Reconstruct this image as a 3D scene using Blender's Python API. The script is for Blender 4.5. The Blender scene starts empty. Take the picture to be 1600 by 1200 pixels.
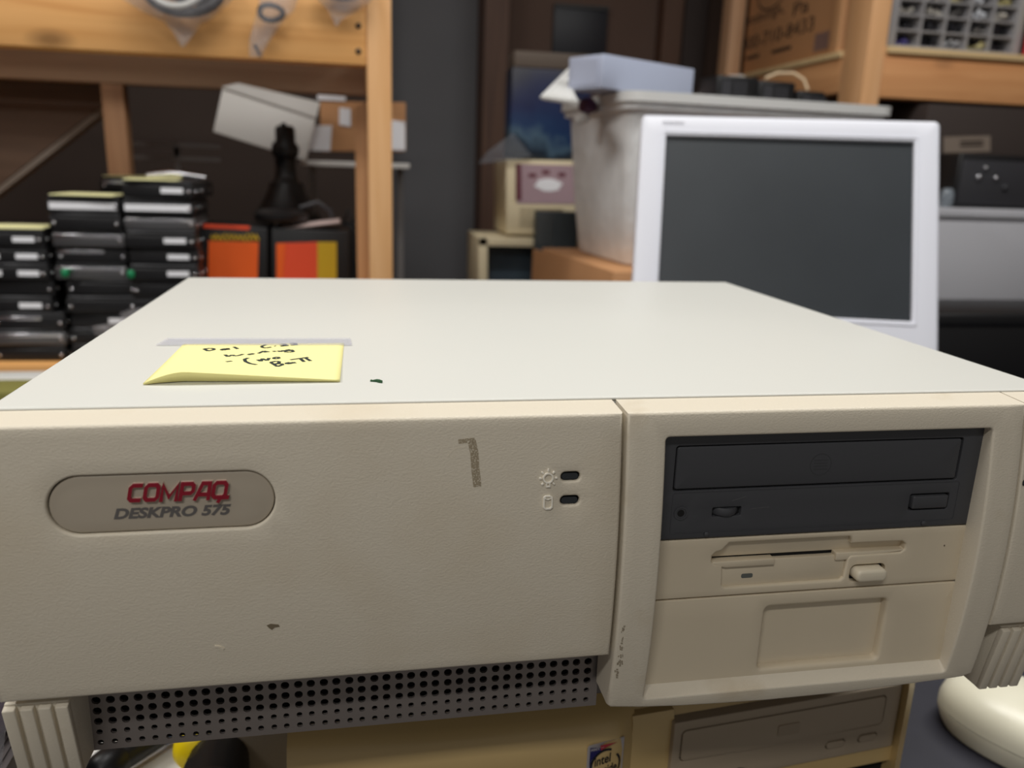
import bpy, bmesh, math, random
import numpy as np
from mathutils import Vector, Matrix
from mathutils.geometry import delaunay_2d_cdt

rnd = random.Random(7)
S = 0.001                                   # everything below is written in millimetres
SC = bpy.context.scene
COL = SC.collection

# ------------------------------------------------------------------ camera
CF = 1249.04                                # focal length in pixels of a 1600 px wide frame
CR = np.array([[0.9835536919, -0.1776048386, 0.0328429049],
               [-0.0147367623, -0.2601439375, -0.9654573836],
               [0.1800137854, 0.9490951760, -0.2584828505]])
CC = np.array([128.0758727, -288.2729129, 84.3068268])
cam_d = bpy.data.cameras.new('camera')
cam = bpy.data.objects.new('camera', cam_d)
COL.objects.link(cam)
cam_d.sensor_width = 36.0
cam_d.lens = CF / 1600 * 36
cam_d.clip_start = 0.02
m = Matrix.Identity(4)
for i in range(3):
    m[i][0], m[i][1], m[i][2], m[i][3] = CR[0][i], -CR[1][i], -CR[2][i], CC[i] * S
cam.matrix_world = m
cam_d.dof.use_dof = True
cam_d.dof.focus_distance = 0.325
cam_d.dof.aperture_fstop = 9.0
SC.camera = cam

# ------------------------------------------------------------------ light, world, exposure
SC.view_settings.view_transform = 'Standard'
SC.view_settings.look = 'None'
SC.view_settings.exposure = 0.0
SC.view_settings.gamma = 1.0
SC.view_settings.use_curve_mapping = False
SC.cycles.use_denoising = True
SC.cycles.max_bounces = 8
SC.cycles.transparent_max_bounces = 16

world = bpy.data.worlds.new('world')
SC.world = world
world.use_nodes = True
bg = world.node_tree.nodes['Background']
bg.inputs[0].default_value = (1.0, 0.965, 0.91, 1)
bg.inputs[1].default_value = 0.20

def area(name, loc, sx, sy, power, col, rot=(0, 0, 0)):
    d = bpy.data.lights.new(name, 'AREA')
    d.shape = 'RECTANGLE'
    d.size, d.size_y, d.energy, d.color = sx, sy, power, col
    o = bpy.data.objects.new(name, d)
    COL.objects.link(o)
    o.location = loc
    o.rotation_euler = rot
    return o

area('ceiling_strip_light', (-0.45, -1.15, 1.32), 0.9, 0.16, 13, (1.0, 0.975, 0.93))
area('ceiling_strip_light', (-0.10, -0.10, 1.32), 1.2, 0.16, 2.0, (1.0, 0.98, 0.94))
area('ceiling_strip_light', (0.66, 0.30, 1.32), 1.6, 0.16, 20, (1.0, 0.985, 0.95))
area('ceiling_strip_light', (-1.1, 0.25, 1.32), 0.16, 1.2, 18, (1.0, 0.98, 0.94))

# ------------------------------------------------------------------ helpers
def at(u, v, y):
    """millimetre point on the ray of pixel (u, v) at depth plane y"""
    d = CR.T @ np.array([(u - 800) / CF, (v - 600) / CF, 1.0])
    return CC + (y - CC[1]) / d[1] * d

def tag(o, label=None, cat=None, group=None, kind=None):
    if label: o['label'] = label
    if cat: o['category'] = cat
    if group: o['group'] = group
    if kind: o['kind'] = kind
    return o

def thing(name, label, cat, loc, rotz=0.0, group=None):
    o = bpy.data.objects.new(name, None)
    COL.objects.link(o)
    o.empty_display_size = 0.02
    o.location = [c * S for c in loc]
    o.rotation_euler = (0, 0, rotz)
    return tag(o, label, cat, group)

def root_inv(o):
    while o.parent: o = o.parent
    M = Matrix.Translation(o.location) @ o.rotation_euler.to_matrix().to_4x4()
    return M.inverted()

class MB:
    miter = 1.42
    def __init__(s): s.v, s.f = [], []
    def add(s, vs, fs, T=None):
        n = len(s.v)
        for p in vs:
            p = Vector(p)
            s.v.append(T @ p if T else p)
        s.f += [[n + i for i in f] for f in fs]
        return s
    def box(s, a, b, T=None):
        x0, y0, z0 = a; x1, y1, z1 = b
        return s.add([(x0,y0,z0),(x1,y0,z0),(x1,y1,z0),(x0,y1,z0),(x0,y0,z1),(x1,y0,z1),(x1,y1,z1),(x0,y1,z1)],
              [(0,3,2,1),(4,5,6,7),(0,1,5,4),(1,2,6,5),(2,3,7,6),(3,0,4,7)], T)
    def prism(s, poly, fa, fb, T=None):
        """poly: 2D loop; fa, fb map a 2D point to the two 3D ends"""
        n = len(poly)
        return s.add([fa(p) for p in poly] + [fb(p) for p in poly],
              [list(range(n))[::-1], list(range(n, 2*n))] + [(i, (i+1) % n, n+(i+1) % n, n+i) for i in range(n)], T)
    def tube(s, pts, r, n=8, closed=False, T=None):
        pts = [Vector(p) for p in pts]
        rr = r if isinstance(r, (list, tuple)) else [r]*len(pts)
        vs, fs = [], []
        up = Vector((0.13, 0.21, 0.97))
        for i, p in enumerate(pts):
            a = pts[i-1] if (i or closed) else p
            b = pts[(i+1) % len(pts)] if (i < len(pts)-1 or closed) else p
            t = (b - a).normalized()
            e1 = t.cross(up)
            if e1.length < 1e-3: e1 = t.cross(Vector((1, 0, 0)))
            e1.normalize(); e2 = t.cross(e1)
            for k in range(n):
                c, q = math.cos(2*math.pi*k/n), math.sin(2*math.pi*k/n)
                vs.append(p + (e1*c + e2*q)*rr[i])
        L = len(pts)
        for i in range(L if closed else L-1):
            j = (i+1) % L
            for k in range(n):
                fs.append((i*n+k, i*n+(k+1) % n, j*n+(k+1) % n, j*n+k))
        if not closed:
            fs.append(tuple(range(n))[::-1]); fs.append(tuple((L-1)*n+k for k in range(n)))
        return s.add(vs, fs, T)
    def lathe(s, prof, c, axis='z', n=20, T=None):
        """prof: (radius, height) pairs along an axis through c"""
        vs, fs = [], []
        for r, h in prof:
            for k in range(n):
                a = 2*math.pi*k/n
                q = (r*math.cos(a), r*math.sin(a))
                if axis == 'z': vs.append((c[0]+q[0], c[1]+q[1], c[2]+h))
                elif axis == 'y': vs.append((c[0]+q[0], c[1]+h, c[2]+q[1]))
                else: vs.append((c[0]+h, c[1]+q[0], c[2]+q[1]))
        for i in range(len(prof)-1):
            for k in range(n):
                fs.append((i*n+k, i*n+(k+1) % n, (i+1)*n+(k+1) % n, (i+1)*n+k))
        fs.append(tuple(range(n))[::-1]); fs.append(tuple((len(prof)-1)*n+k for k in range(n)))
        return s.add(vs, fs, T)
    def ribbon(s, path, w, fa, fb, closed=False):
        """a flat stroke along a 2D path, given thickness by the two maps"""
        P = [Vector((p[0], p[1])) for p in path]
        L = len(P); A, B = [], []
        for i in range(L):
            d1 = (P[i]-P[i-1]).normalized() if (i or closed) else None
            d2 = (P[(i+1) % L]-P[i]).normalized() if (i < L-1 or closed) else None
            d1 = d1 or d2; d2 = d2 or d1
            n1, n2 = Vector((-d1.y, d1.x)), Vector((-d2.y, d2.x))
            nn = n1 + n2
            if nn.length < 1e-4: nn = n1.copy()
            nn.normalize()
            k = min(1/max(nn.dot(n1), 0.3), s.miter)
            A.append(P[i]+nn*(w/2*k)); B.append(P[i]-nn*(w/2*k))
        for i in range(L if closed else L-1):
            j = (i+1) % L
            s.prism([A[i], B[i], B[j], A[j]], fa, fb)
        return s
    def build(s, name, mat, parent=None, world=True, bevel=0, seg=2, smooth=None, origin=None, kind=None, label=None):
        me = bpy.data.meshes.new(name)
        vs = [Vector(p)*S for p in s.v]
        o = bpy.data.objects.new(name, me)
        if parent is not None and world:
            M = root_inv(parent)
            vs = [M @ p for p in vs]
        elif parent is None and world:
            if origin is None:
                lo = [min(p[i] for p in vs) for i in range(3)]; hi = [max(p[i] for p in vs) for i in range(3)]
                origin = Vector(((lo[0]+hi[0])/2, (lo[1]+hi[1])/2, lo[2]))
            else: origin = Vector(origin)*S
            vs = [p - origin for p in vs]
            o.location = origin
        me.from_pydata([tuple(p) for p in vs], [], s.f)
        bm = bmesh.new(); bm.from_mesh(me)
        bmesh.ops.remove_doubles(bm, verts=bm.verts, dist=1e-6)
        bmesh.ops.recalc_face_normals(bm, faces=bm.faces)
        if bevel:
            es = [e for e in bm.edges if len(e.link_faces) == 2 and e.calc_face_angle(0) > 0.6]
            bmesh.ops.bevel(bm, geom=es, offset=bevel*S, segments=seg, affect='EDGES', profile=0.5, clamp_overlap=True)
        bm.to_mesh(me); bm.free()
        if bevel or smooth:
            me.shade_smooth()
            me.set_sharp_from_angle(angle=math.radians(smooth or 50))
        me.materials.append(mat)
        COL.objects.link(o)
        if parent is not None: o.parent = parent
        if kind: o['kind'] = kind
        if label: o['label'] = label
        return o

def box(a, b, T=None): return MB().box(a, b, T)

def rrect(x0, z0, x1, z1, r, n=6):
    out = []
    for cx, cz, a0 in ((x1-r, z0+r, -90), (x1-r, z1-r, 0), (x0+r, z1-r, 90), (x0+r, z0+r, 180)):
        for k in range(n+1):
            a = math.radians(a0 + 90*k/n)
            out.append((cx+r*math.cos(a), cz+r*math.sin(a)))
    return out

def ccw(p):
    a = sum(p[i-1][0]*p[i][1]-p[i][0]*p[i-1][1] for i in range(len(p)))
    return list(p) if a > 0 else list(p)[::-1]

def offs(p, d):
    """move a counter-clockwise loop inwards by d"""
    out = []; n = len(p)
    for i in range(n):
        a, b, c = Vector(p[i-1]), Vector(p[i]), Vector(p[(i+1) % n])
        d1, d2 = (b-a).normalized(), (c-b).normalized()
        n1, n2 = Vector((-d1.y, d1.x)), Vector((-d2.y, d2.x))
        nn = (n1+n2).normalized()
        q = b + nn*(d/max(nn.dot(n1), 0.35))
        out.append((q.x, q.y))
    return out

def inside(q, p):
    c = False; n = len(p)
    for i in range(n):
        (x1, y1), (x2, y2) = p[i-1], p[i]
        if (y1 > q[1]) != (y2 > q[1]) and q[0] < (x2-x1)*(q[1]-y1)/(y2-y1)+x1: c = not c
    return c

def dist_loop(q, p):
    best = 1e9
    for i in range(len(p)):
        a, b, v = Vector(p[i-1]), Vector(p[i]), Vector(q)
        d = b-a; t = max(0, min(1, (v-a).dot(d)/max(d.dot(d), 1e-12)))
        best = min(best, (a+d*t-v).length)
    return best

def densify(p, st):
    out = []
    for i in range(len(p)):
        a, b = p[i], p[(i+1) % len(p)]
        n = max(1, int(math.hypot(b[0]-a[0], b[1]-a[1])/st))
        out += [(a[0]+(b[0]-a[0])*k/n, a[1]+(b[1]-a[1])*k/n) for k in range(n)]
    return out

def plate(outer, holes, yf, yback, r=1.0, grid=7.0, backmap=None):
    """a front plate in x/z whose face follows y = yf(x, z): rounded rims, real openings.
    holes: (loop, depth y or function, rim radius)"""
    mb = MB()
    outer = densify(ccw(outer), grid*1.3)
    hs = [(densify(ccw(h[0]), grid), h[1], h[2]) for h in holes]
    steps = (0, 30, 60, 90)
    # t=0: inset by full radius at the face ; t=90: on the loop, sunk by the radius
    def rim(loop, sgn, rad):
        out = []
        for t in steps:
            a = math.radians(t)
            L = offs(loop, sgn*rad*(1-math.sin(a))) if rad else loop
            out.append([(x, yf(x, z)+rad*(1-math.cos(a)), z) for x, z in L])
        return out
    R0 = rim(outer, 1, r)
    RH = [rim(h, -1, rr) for h, _, rr in hs]
    inn = [(p[0], p[2]) for p in R0[0]]
    hin = [[(p[0], p[2]) for p in R[0]] for R in RH]
    pts = list(inn); edges = [(i, (i+1) % len(inn)) for i in range(len(inn))]
    for h in hin:
        b = len(pts); pts += h; edges += [(b+i, b+(i+1) % len(h)) for i in range(len(h))]
    x0, x1 = min(p[0] for p in inn), max(p[0] for p in inn)
    z0, z1 = min(p[1] for p in inn), max(p[1] for p in inn)
    gx = np.arange(x0+grid/2, x1, grid); gz = np.arange(z0+grid/2, z1, grid)
    for x in gx:
        for z in gz:
            q = (float(x), float(z))
            if inside(q, inn) and dist_loop(q, inn) > grid*.45 and not any(inside(q, h) or dist_loop(q, h) < grid*.4 for h in hin):
                pts.append(q)
    vs, es, fs, *_ = delaunay_2d_cdt([Vector(p) for p in pts], edges, [], 0, 1e-7)
    tri = []
    for f in fs:
        c = sum((vs[i] for i in f), Vector((0, 0)))/len(f)
        if inside(c, inn) and not any(inside(c, h) for h in hin): tri.append(list(f))
    mb.add([(p.x, yf(p.x, p.y), p.y) for p in vs], tri)
    def strip(A, B):
        n = len(A)
        mb.add(A+B, [(i, (i+1) % n, n+(i+1) % n, n+i) for i in range(n)])
    for R in [R0]+RH:
        for i in range(len(R)-1):
            if R[i] != R[i+1]: strip(R[i], R[i+1])
    bmf = backmap or (lambda x, z: (x, z))
    strip(R0[-1], [(*(lambda q: (q[0], yback, q[1]))(bmf(x, z)),) for x, _, z in R0[-1]])
    for R, (h, dep, rr) in zip(RH, hs):
        dy = dep if callable(dep) else (lambda x, z, d=dep: d)
        strip(R[-1], [(x, dy(x, z), z) for x, _, z in R[-1]])
    return mb

def text(name, body, size, mat, parent, place, shear=0.0, bold=0.0, depth=0.3, width=None, height=None, align='LEFT', world=True):
    """lettering as mesh; place maps (x, y, d) of the flat text to world mm"""
    cu = bpy.data.curves.new(name, 'FONT')
    cu.body = body; cu.size = size; cu.shear = shear; cu.offset = bold; cu.align_x = align
    cu.extrude = 0.5; cu.resolution_u = 4
    o = bpy.data.objects.new(name, cu); COL.objects.link(o)
    bpy.context.view_layer.update()
    me = bpy.data.meshes.new_from_object(o.evaluated_get(bpy.context.evaluated_depsgraph_get()))
    bpy.data.objects.remove(o); bpy.data.curves.remove(cu)
    xs = [v.co.x for v in me.vertices]; ys = [v.co.y for v in me.vertices]
    x0, x1, y0, y1 = min(xs), max(xs), min(ys), max(ys)
    kx = width/(x1-x0) if width else 1; ky = height/(y1-y0) if height else kx
    mb = MB()
    mb.add([place((v.co.x-x0)*kx, (v.co.y-y0)*ky, depth if v.co.z > 0 else 0.0) for v in me.vertices], [list(p.vertices) for p in me.polygons])
    bpy.data.meshes.remove(me)
    return mb.build(name, mat, parent, world=world)

# ------------------------------------------------------------------ materials
def lin(c):
    return tuple(((x/255)/12.92 if x/255 <= 0.04045 else ((x/255+0.055)/1.055)**2.4) for x in c)

def nodes(m):
    nt = m.node_tree
    return nt, nt.nodes, nt.links, nt.nodes['Principled BSDF']

def mat(name, rgb, rough=0.5, metal=0.0, bump=0.0, bscale=300.0, bstretch=(1, 1, 1), var=0.0, vscale=20.0, spec=0.5, bdist=0.0004, linear=False):
    m = bpy.data.materials.new(name); m.use_nodes = True
    nt, N, L, p = nodes(m)
    c = rgb if linear else lin(rgb)
    p.inputs['Base Color'].default_value = (*c, 1)
    p.inputs['Roughness'].default_value = rough
    p.inputs['Metallic'].default_value = metal
    p.inputs['Specular IOR Level'].default_value = spec
    tc = N.new('ShaderNodeTexCoord')
    if var:
        no = N.new('ShaderNodeTexNoise'); no.inputs['Scale'].default_value = vscale; no.inputs['Detail'].default_value = 4
        L.new(tc.outputs['Object'], no.inputs['Vector'])
        mx = N.new('ShaderNodeMix'); mx.data_type = 'RGBA'
        mx.inputs[6].default_value = (*[x*(1-var) for x in c], 1); mx.inputs[7].default_value = (*[min(1, x*(1+var)) for x in c], 1)
        L.new(no.outputs['Fac'], mx.inputs[0]); L.new(mx.outputs[2], p.inputs['Base Color'])
    if bump:
        mp = N.new('ShaderNodeMapping'); mp.inputs['Scale'].default_value = bstretch
        L.new(tc.outputs['Object'], mp.inputs['Vector'])
        no = N.new('ShaderNodeTexNoise'); no.inputs['Scale'].default_value = bscale; no.inputs['Detail'].default_value = 3
        L.new(mp.outputs['Vector'], no.inputs['Vector'])
        b = N.new('ShaderNodeBump'); b.inputs['Strength'].default_value = bump; b.inputs['Distance'].default_value = bdist
        L.new(no.outputs['Fac'], b.inputs['Height']); L.new(b.outputs['Normal'], p.inputs['Normal'])
    return m

def wood(name, c1, c2, axis, rough=0.6):
    m = bpy.data.materials.new(name); m.use_nodes = True
    nt, N, L, p = nodes(m)
    p.inputs['Roughness'].default_value = rough
    tc = N.new('ShaderNodeTexCoord'); mp = N.new('ShaderNodeMapping')
    sc = [26, 26, 26]; sc['xyz'.index(axis)] = 1.6
    mp.inputs['Scale'].default_value = sc
    L.new(tc.outputs['Object'], mp.inputs['Vector'])
    no = N.new('ShaderNodeTexNoise'); no.inputs['Scale'].default_value = 1.6; no.inputs['Detail'].default_value = 6; no.inputs['Distortion'].default_value = 0.8
    L.new(mp.outputs['Vector'], no.inputs['Vector'])
    rp = N.new('ShaderNodeValToRGB')
    rp.color_ramp.elements[0].position = 0.3; rp.color_ramp.elements[1].position = 0.7
    rp.color_ramp.elements[0].color = (*lin(c1), 1); rp.color_ramp.elements[1].color = (*lin(c2), 1)
    L.new(no.outputs['Fac'], rp.inputs['Fac'])
    # knots
    mk = N.new('ShaderNodeMapping'); sk = [7, 7, 7]; sk['xyz'.index(axis)] = 3.2
    mk.inputs['Scale'].default_value = sk; L.new(tc.outputs['Object'], mk.inputs['Vector'])
    vo = N.new('ShaderNodeTexVoronoi'); vo.inputs['Scale'].default_value = 1.0; L.new(mk.outputs['Vector'], vo.inputs['Vector'])
    r2 = N.new('ShaderNodeValToRGB')
    r2.color_ramp.elements[0].position = 0.03; r2.color_ramp.elements[0].color = (0.8, 0.8, 0.8, 1)
    r2.color_ramp.elements[1].position = 0.12; r2.color_ramp.elements[1].color = (0, 0, 0, 1)
    L.new(vo.outputs['Distance'], r2.inputs['Fac'])
    mx = N.new('ShaderNodeMix'); mx.data_type = 'RGBA'
    mx.inputs[7].default_value = (*[x*0.35 for x in lin(c1)], 1)
    L.new(r2.outputs['Color'], mx.inputs[0]); L.new(rp.outputs['Color'], mx.inputs[6])
    L.new(mx.outputs[2], p.inputs['Base Color'])
    b = N.new('ShaderNodeBump'); b.inputs['Strength'].default_value = 0.2; b.inputs['Distance'].default_value = 0.001
    L.new(no.outputs['Fac'], b.inputs['Height']); L.new(b.outputs['Normal'], p.inputs['Normal'])
    return m

def clear(name, tint, alpha, rough=0.15):
    """thin clear or milky plastic film"""
    m = bpy.data.materials.new(name); m.use_nodes = True
    nt, N, L, p = nodes(m)
    p.inputs['Base Color'].default_value = (*lin(tint), 1)
    p.inputs['Roughness'].default_value = rough
    tr = N.new('ShaderNodeBsdfTransparent'); tr.inputs[0].default_value = (0.95, 0.95, 0.95, 1)
    mx = N.new('ShaderNodeMixShader')
    out = N['Material Output']
    tc = N.new('ShaderNodeTexCoord'); no = N.new('ShaderNodeTexNoise'); no.inputs['Scale'].default_value = 30; no.inputs['Detail'].default_value = 5
    L.new(tc.outputs['Object'], no.inputs['Vector'])
    mr = N.new('ShaderNodeMapRange'); mr.inputs[3].default_value = max(0, alpha-0.18); mr.inputs[4].default_value = min(1, alpha+0.18)
    L.new(no.outputs['Fac'], mr.inputs[0]); L.new(mr.outputs[0], mx.inputs[0])
    L.new(tr.outputs[0], mx.inputs[1]); L.new(p.outputs[0], mx.inputs[2]); L.new(mx.outputs[0], out.inputs['Surface'])
    b = N.new('ShaderNodeBump'); b.inputs['Strength'].default_value = 0.6; b.inputs['Distance'].default_value = 0.004
    L.new(no.outputs['Fac'], b.inputs['Height']); L.new(b.outputs['Normal'], p.inputs['Normal'])
    return m

# case plastics
BEZ = (217, 208, 190)
M_panel = mat('beige_grained_plastic', BEZ, 0.5, bump=0.4, bscale=1000, bstretch=(1, 1, 1.6), spec=0.35)
M_bezel = mat('beige_grained_plastic_bezel', BEZ, 0.5, bump=0.32, bscale=1050, bstretch=(1, 1, 1.5), spec=0.35)
M_drive = mat('beige_smooth_plastic', (214, 201, 177), 0.45, bump=0.08, bscale=900, spec=0.4, var=0.05, vscale=25)
M_cover = mat('painted_steel_cover', (212, 212, 206), 0.42, bump=0.06, bscale=1200, spec=0.4, var=0.02, vscale=9)
M_groove = mat('dark_gap', (30, 27, 24), 0.8)
M_blackdrive = mat('charcoal_plastic', (70, 71, 75), 0.45, bump=0.08, bscale=1500, spec=0.35)
M_blackline = mat('black_recess', (24, 24, 26), 0.6)
M_grille = mat('perforated_grey_steel', (140, 132, 128), 0.42, metal=0.55, bump=0.1, bscale=800)
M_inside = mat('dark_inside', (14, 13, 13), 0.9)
M_badge = mat('grey_beige_badge', (178, 167, 150), 0.38, spec=0.5)
M_red = mat('red_foil_letters', (150, 22, 44), 0.3, metal=0.35)
M_chromeedge = mat('pale_letter_edge', (235, 215, 200), 0.3, metal=0.4)
M_greytxt = mat('grey_print', (98, 94, 92), 0.5)
M_icon = mat('pale_raised_plastic', (252, 247, 234), 0.5)
M_led = mat('dark_smoked_lens', (38, 42, 46), 0.2)
M_scuff = mat('worn_scuff', (150, 138, 116), 0.75)
M_scuffl = mat('pale_scratch', (226, 216, 196), 0.6)
M_chip = mat('dark_paint_chip', (78, 68, 52), 0.7)
M_note = mat('yellow_paper', (248, 240, 168), 0.8, spec=0.1, bump=0.1, bscale=60)
M_ink = mat('green_black_ink', (38, 52, 50), 0.6)
M_green = mat('green_flake', (42, 86, 52), 0.6)

# stain noise on the two big front panels
def stain(m, rgb, scale, lo, hi, k):
    nt, N, L, p = nodes(m)
    tc = N.new('ShaderNodeTexCoord'); no = N.new('ShaderNodeTexNoise'); no.inputs['Scale'].default_value = scale; no.inputs['Detail'].default_value = 6
    L.new(tc.outputs['Object'], no.inputs['Vector'])
    mr = N.new('ShaderNodeMapRange'); mr.inputs[1].default_value = lo; mr.inputs[2].default_value = hi; mr.inputs[4].default_value = k
    L.new(no.outputs['Fac'], mr.inputs[0])
    mx = N.new('ShaderNodeMix'); mx.data_type = 'RGBA'
    mx.inputs[6].default_value = p.inputs['Base Color'].default_value; mx.inputs[7].default_value = (*lin(rgb), 1)
    L.new(mr.outputs[0], mx.inputs[0]); L.new(mx.outputs[2], p.inputs['Base Color'])
stain(M_panel, (200, 184, 156), 14, 0.48, 0.75, 0.6)
stain(M_bezel, (190, 172, 142), 30, 0.6, 0.8, 0.6)

# ------------------------------------------------------------------ the room
def struct(name, a, b, m):
    return tag(box(a, b).build(name, m), kind='structure')
M_concrete = mat('grey_concrete_floor', (92, 88, 84), 0.8, var=0.15, vscale=6)
M_darkwall = mat('dark_grey_wall', (104, 104, 107), 0.9, var=0.25, vscale=2.2)
M_brownwall = mat('brown_board_wall', (92, 72, 62), 0.85, var=0.2, vscale=4)
M_ceil = mat('pale_ceiling', (150, 140, 128), 0.9)
struct('floor', (-1700, -1600, -1090), (2500, 2400, -1050), M_concrete)
struct('ceiling', (-1700, -1600, 1400), (2500, 2400, 1440), M_ceil)
struct('wall_back', (-1700, 2300, -1050), (2500, 2360, 1400), M_darkwall)
struct('wall_left', (-1760, -1600, -1050), (-1700, 2400, 1400), M_brownwall)
struct('wall_right', (2500, -1600, -1050), (2560, 2400, 1400), M_brownwall)
tag(box((-1699, 2200, -1050), (172, 2299, 1395)).build('wall_panel', mat('dark_brown_boarding', (70, 58, 52), .9, var=.2, vscale=3)), kind='structure')
# ------------------------------------------------------------------ the beige desktop computer
PZ = np.polyfit([1.8, 17, 48, 78, 100, 129, 134], [-15.3, -18.3, -20.6, -21.3, -20.5, -16.5, -15.5], 3)
def FY(x, z): return float(np.polyval(PZ, -z))
PCX, PCY, PCZ = 212, 160, -142
pc = thing('desktop_computer', 'wide beige desktop computer lying flat with a yellow sticky note on its lid', 'computer', (PCX, PCY, PCZ))

# painted steel lid with its folded front lip
lid = box((0, 0, -104), (425, 335, 0)).build('top_cover', M_cover, pc, bevel=1.6, seg=3)
lip = MB()
lip.tube([(1.5, 0.1, -0.7), (423.5, 0.1, -0.7)], 0.75, 8)
lip.build('cover_lip', M_cover, lid, smooth=60)
box((4, 9, -141.5), (421, 333, -104.2)).build('chassis', M_grille, pc, bevel=1)
box((6, -4, -101), (420, -0.6, -4)).build('seam_shade_plate', M_groove, pc)  # dark plate standing in for the shadow inside the front seams

topback = lambda x, z: (x, -0.9 if z > -3.2 else z)

# left blank panel: badge recess, two indicator slots
oval = rrect(23.0, -39.4, 96.4, -18.9, 10.2, 10)
slot1 = rrect(198.9, -27.0, 206.3, -23.4, 1.75, 5)
slot2 = rrect(198.9, -36.2, 206.3, -32.5, 1.75, 5)
lp = plate([(0.3, -102), (222.4, -102), (222.4, -1.8), (0.3, -1.8)],
           [(oval, lambda x, z: FY(x, z)+2.4, 0.9), (slot1, lambda x, z: FY(x, z)+1.9, 0.9), (slot2, lambda x, z: FY(x, z)+1.9, 0.9)],
           FY, -0.5, r=1.3, grid=6.5, backmap=topback).build('front_panel', M_panel, pc, smooth=40)
bd = plate(offs(ccw(oval), 0.35), [], lambda x, z: FY(x, z)+1.1, -15.8, r=0.6, grid=8).build('badge', M_badge, pc, smooth=40, label='oval grey beige badge with red and grey lettering')
for zc in (-25.4, -34.6):
    MB().prism(rrect(199.4, zc-1.2, 205.8, zc+1.2, 1.15, 5), lambda p: (p[0], FY(p[0], p[1])+1.3, p[1]), lambda p: (p[0], -13, p[1])).build('indicator_lens', M_led, pc, label='dark oval indicator light')

# red raised maker's letters on the badge
G = {'C': (0.93, [([(.84,.88),(.27,.88),(.13,.76),(.13,.24),(.27,.12),(.84,.12)], 0)]),
     'O': (1.02, [([(.27,.12),(.75,.12),(.89,.25),(.89,.75),(.75,.88),(.27,.88),(.13,.75),(.13,.25)], 1)]),
     'M': (1.16, [([(.13,0),(.13,.86),(.58,.22),(1.03,.86),(1.03,0)], 0)]),
     'P': (0.95, [([(.13,0),(.13,.88),(.70,.88),(.84,.77),(.84,.50),(.70,.39),(.2,.39)], 0)]),
     'A': (1.02, [([(.06,0),(.42,.88),(.86,.88),(.90,0)], 0), ([(.25,.30),(.86,.30)], 0)]),
     'Q': (1.14, [([(.27,.12),(.75,.12),(.89,.25),(.89,.75),(.75,.88),(.27,.88),(.13,.75),(.13,.25)], 1), ([(.52,.10),(1.16,.10)], 0), ([(.66,.1),(.5,-.16)], 0)])}
tot = sum(G[c][0] for c in 'COMPAQ')
LX0, LX1, LZ0, LH = 47.8, 82.2, -28.7, 6.7
sx = (LX1-LX0-1.4)/tot
def letters(w, d0, d1, name, m):
    mb = MB(); x = LX0
    def mp(d):
        return lambda p: (p[0]+0.2*(p[1]-LZ0), FY(p[0], p[1])+1.1-d, p[1])
    for c in 'COMPAQ':
        wd, paths = G[c]
        for pth, cl in paths:
            mb.ribbon([(x+px*sx, LZ0+pz*LH) for px, pz in pth], w, mp(d1), mp(d0), closed=bool(cl))
        x += wd*sx
    return mb.build(name, m, bd)
letters(1.52, -0.1, 0.55, 'letter_edging', M_chromeedge)
letters(1.24, 0.2, 1.15, 'raised_lettering', M_red)
text('printed_lettering', 'DESKPRO 575', 4, M_greytxt, bd, lambda x, y, d: (43.3+x, FY(0, -34.7+y)+1.08-d*0.3, -34.7+y), shear=0.25, bold=0.17, width=38.2, height=3.9)

# moulded icons
ic = MB(); mpA = lambda p: (p[0], FY(p[0], p[1])-0.7, p[1]); mpB = lambda p: (p[0], FY(p[0], p[1])+0.4, p[1])
cx, cz = 193.9, -25.2
ic.ribbon([(cx+1.75*math.cos(2*math.pi*k/18), cz+1.75*math.sin(2*math.pi*k/18)) for k in range(18)], 0.5, mpA, mpB, True)
for k in range(8):
    if k == 6: continue
    a = math.pi/4*k
    ic.ribbon([(cx+2.5*math.cos(a), cz+2.5*math.sin(a)), (cx+3.4*math.cos(a), cz+3.4*math.sin(a))], 0.5, mpA, mpB)
ic.ribbon([(cx-.6, cz-2), (cx-.6, cz-3.2), (cx+.6, cz-3.2), (cx+.6, cz-2)], 0.42, mpA, mpB)
ic.build('power_symbol', M_icon, lp)
ic = MB(); cx, cz = 194.0, -34.4
ic.ribbon([(cx-1.5, cz+1.8), (cx-.8, cz+2.3), (cx+.8, cz+2.3), (cx+1.5, cz+1.8), (cx+1.5, cz-1.9), (cx+.8, cz-2.5), (cx-.8, cz-2.5), (cx-1.5, cz-1.9)], 0.5, mpA, mpB, True)
ic.ribbon([(cx-1.4, cz+1.6), (cx, cz+1.1), (cx+1.4, cz+1.6)], 0.4, mpA, mpB)
ic.build('disk_symbol', M_icon, lp)

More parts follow.
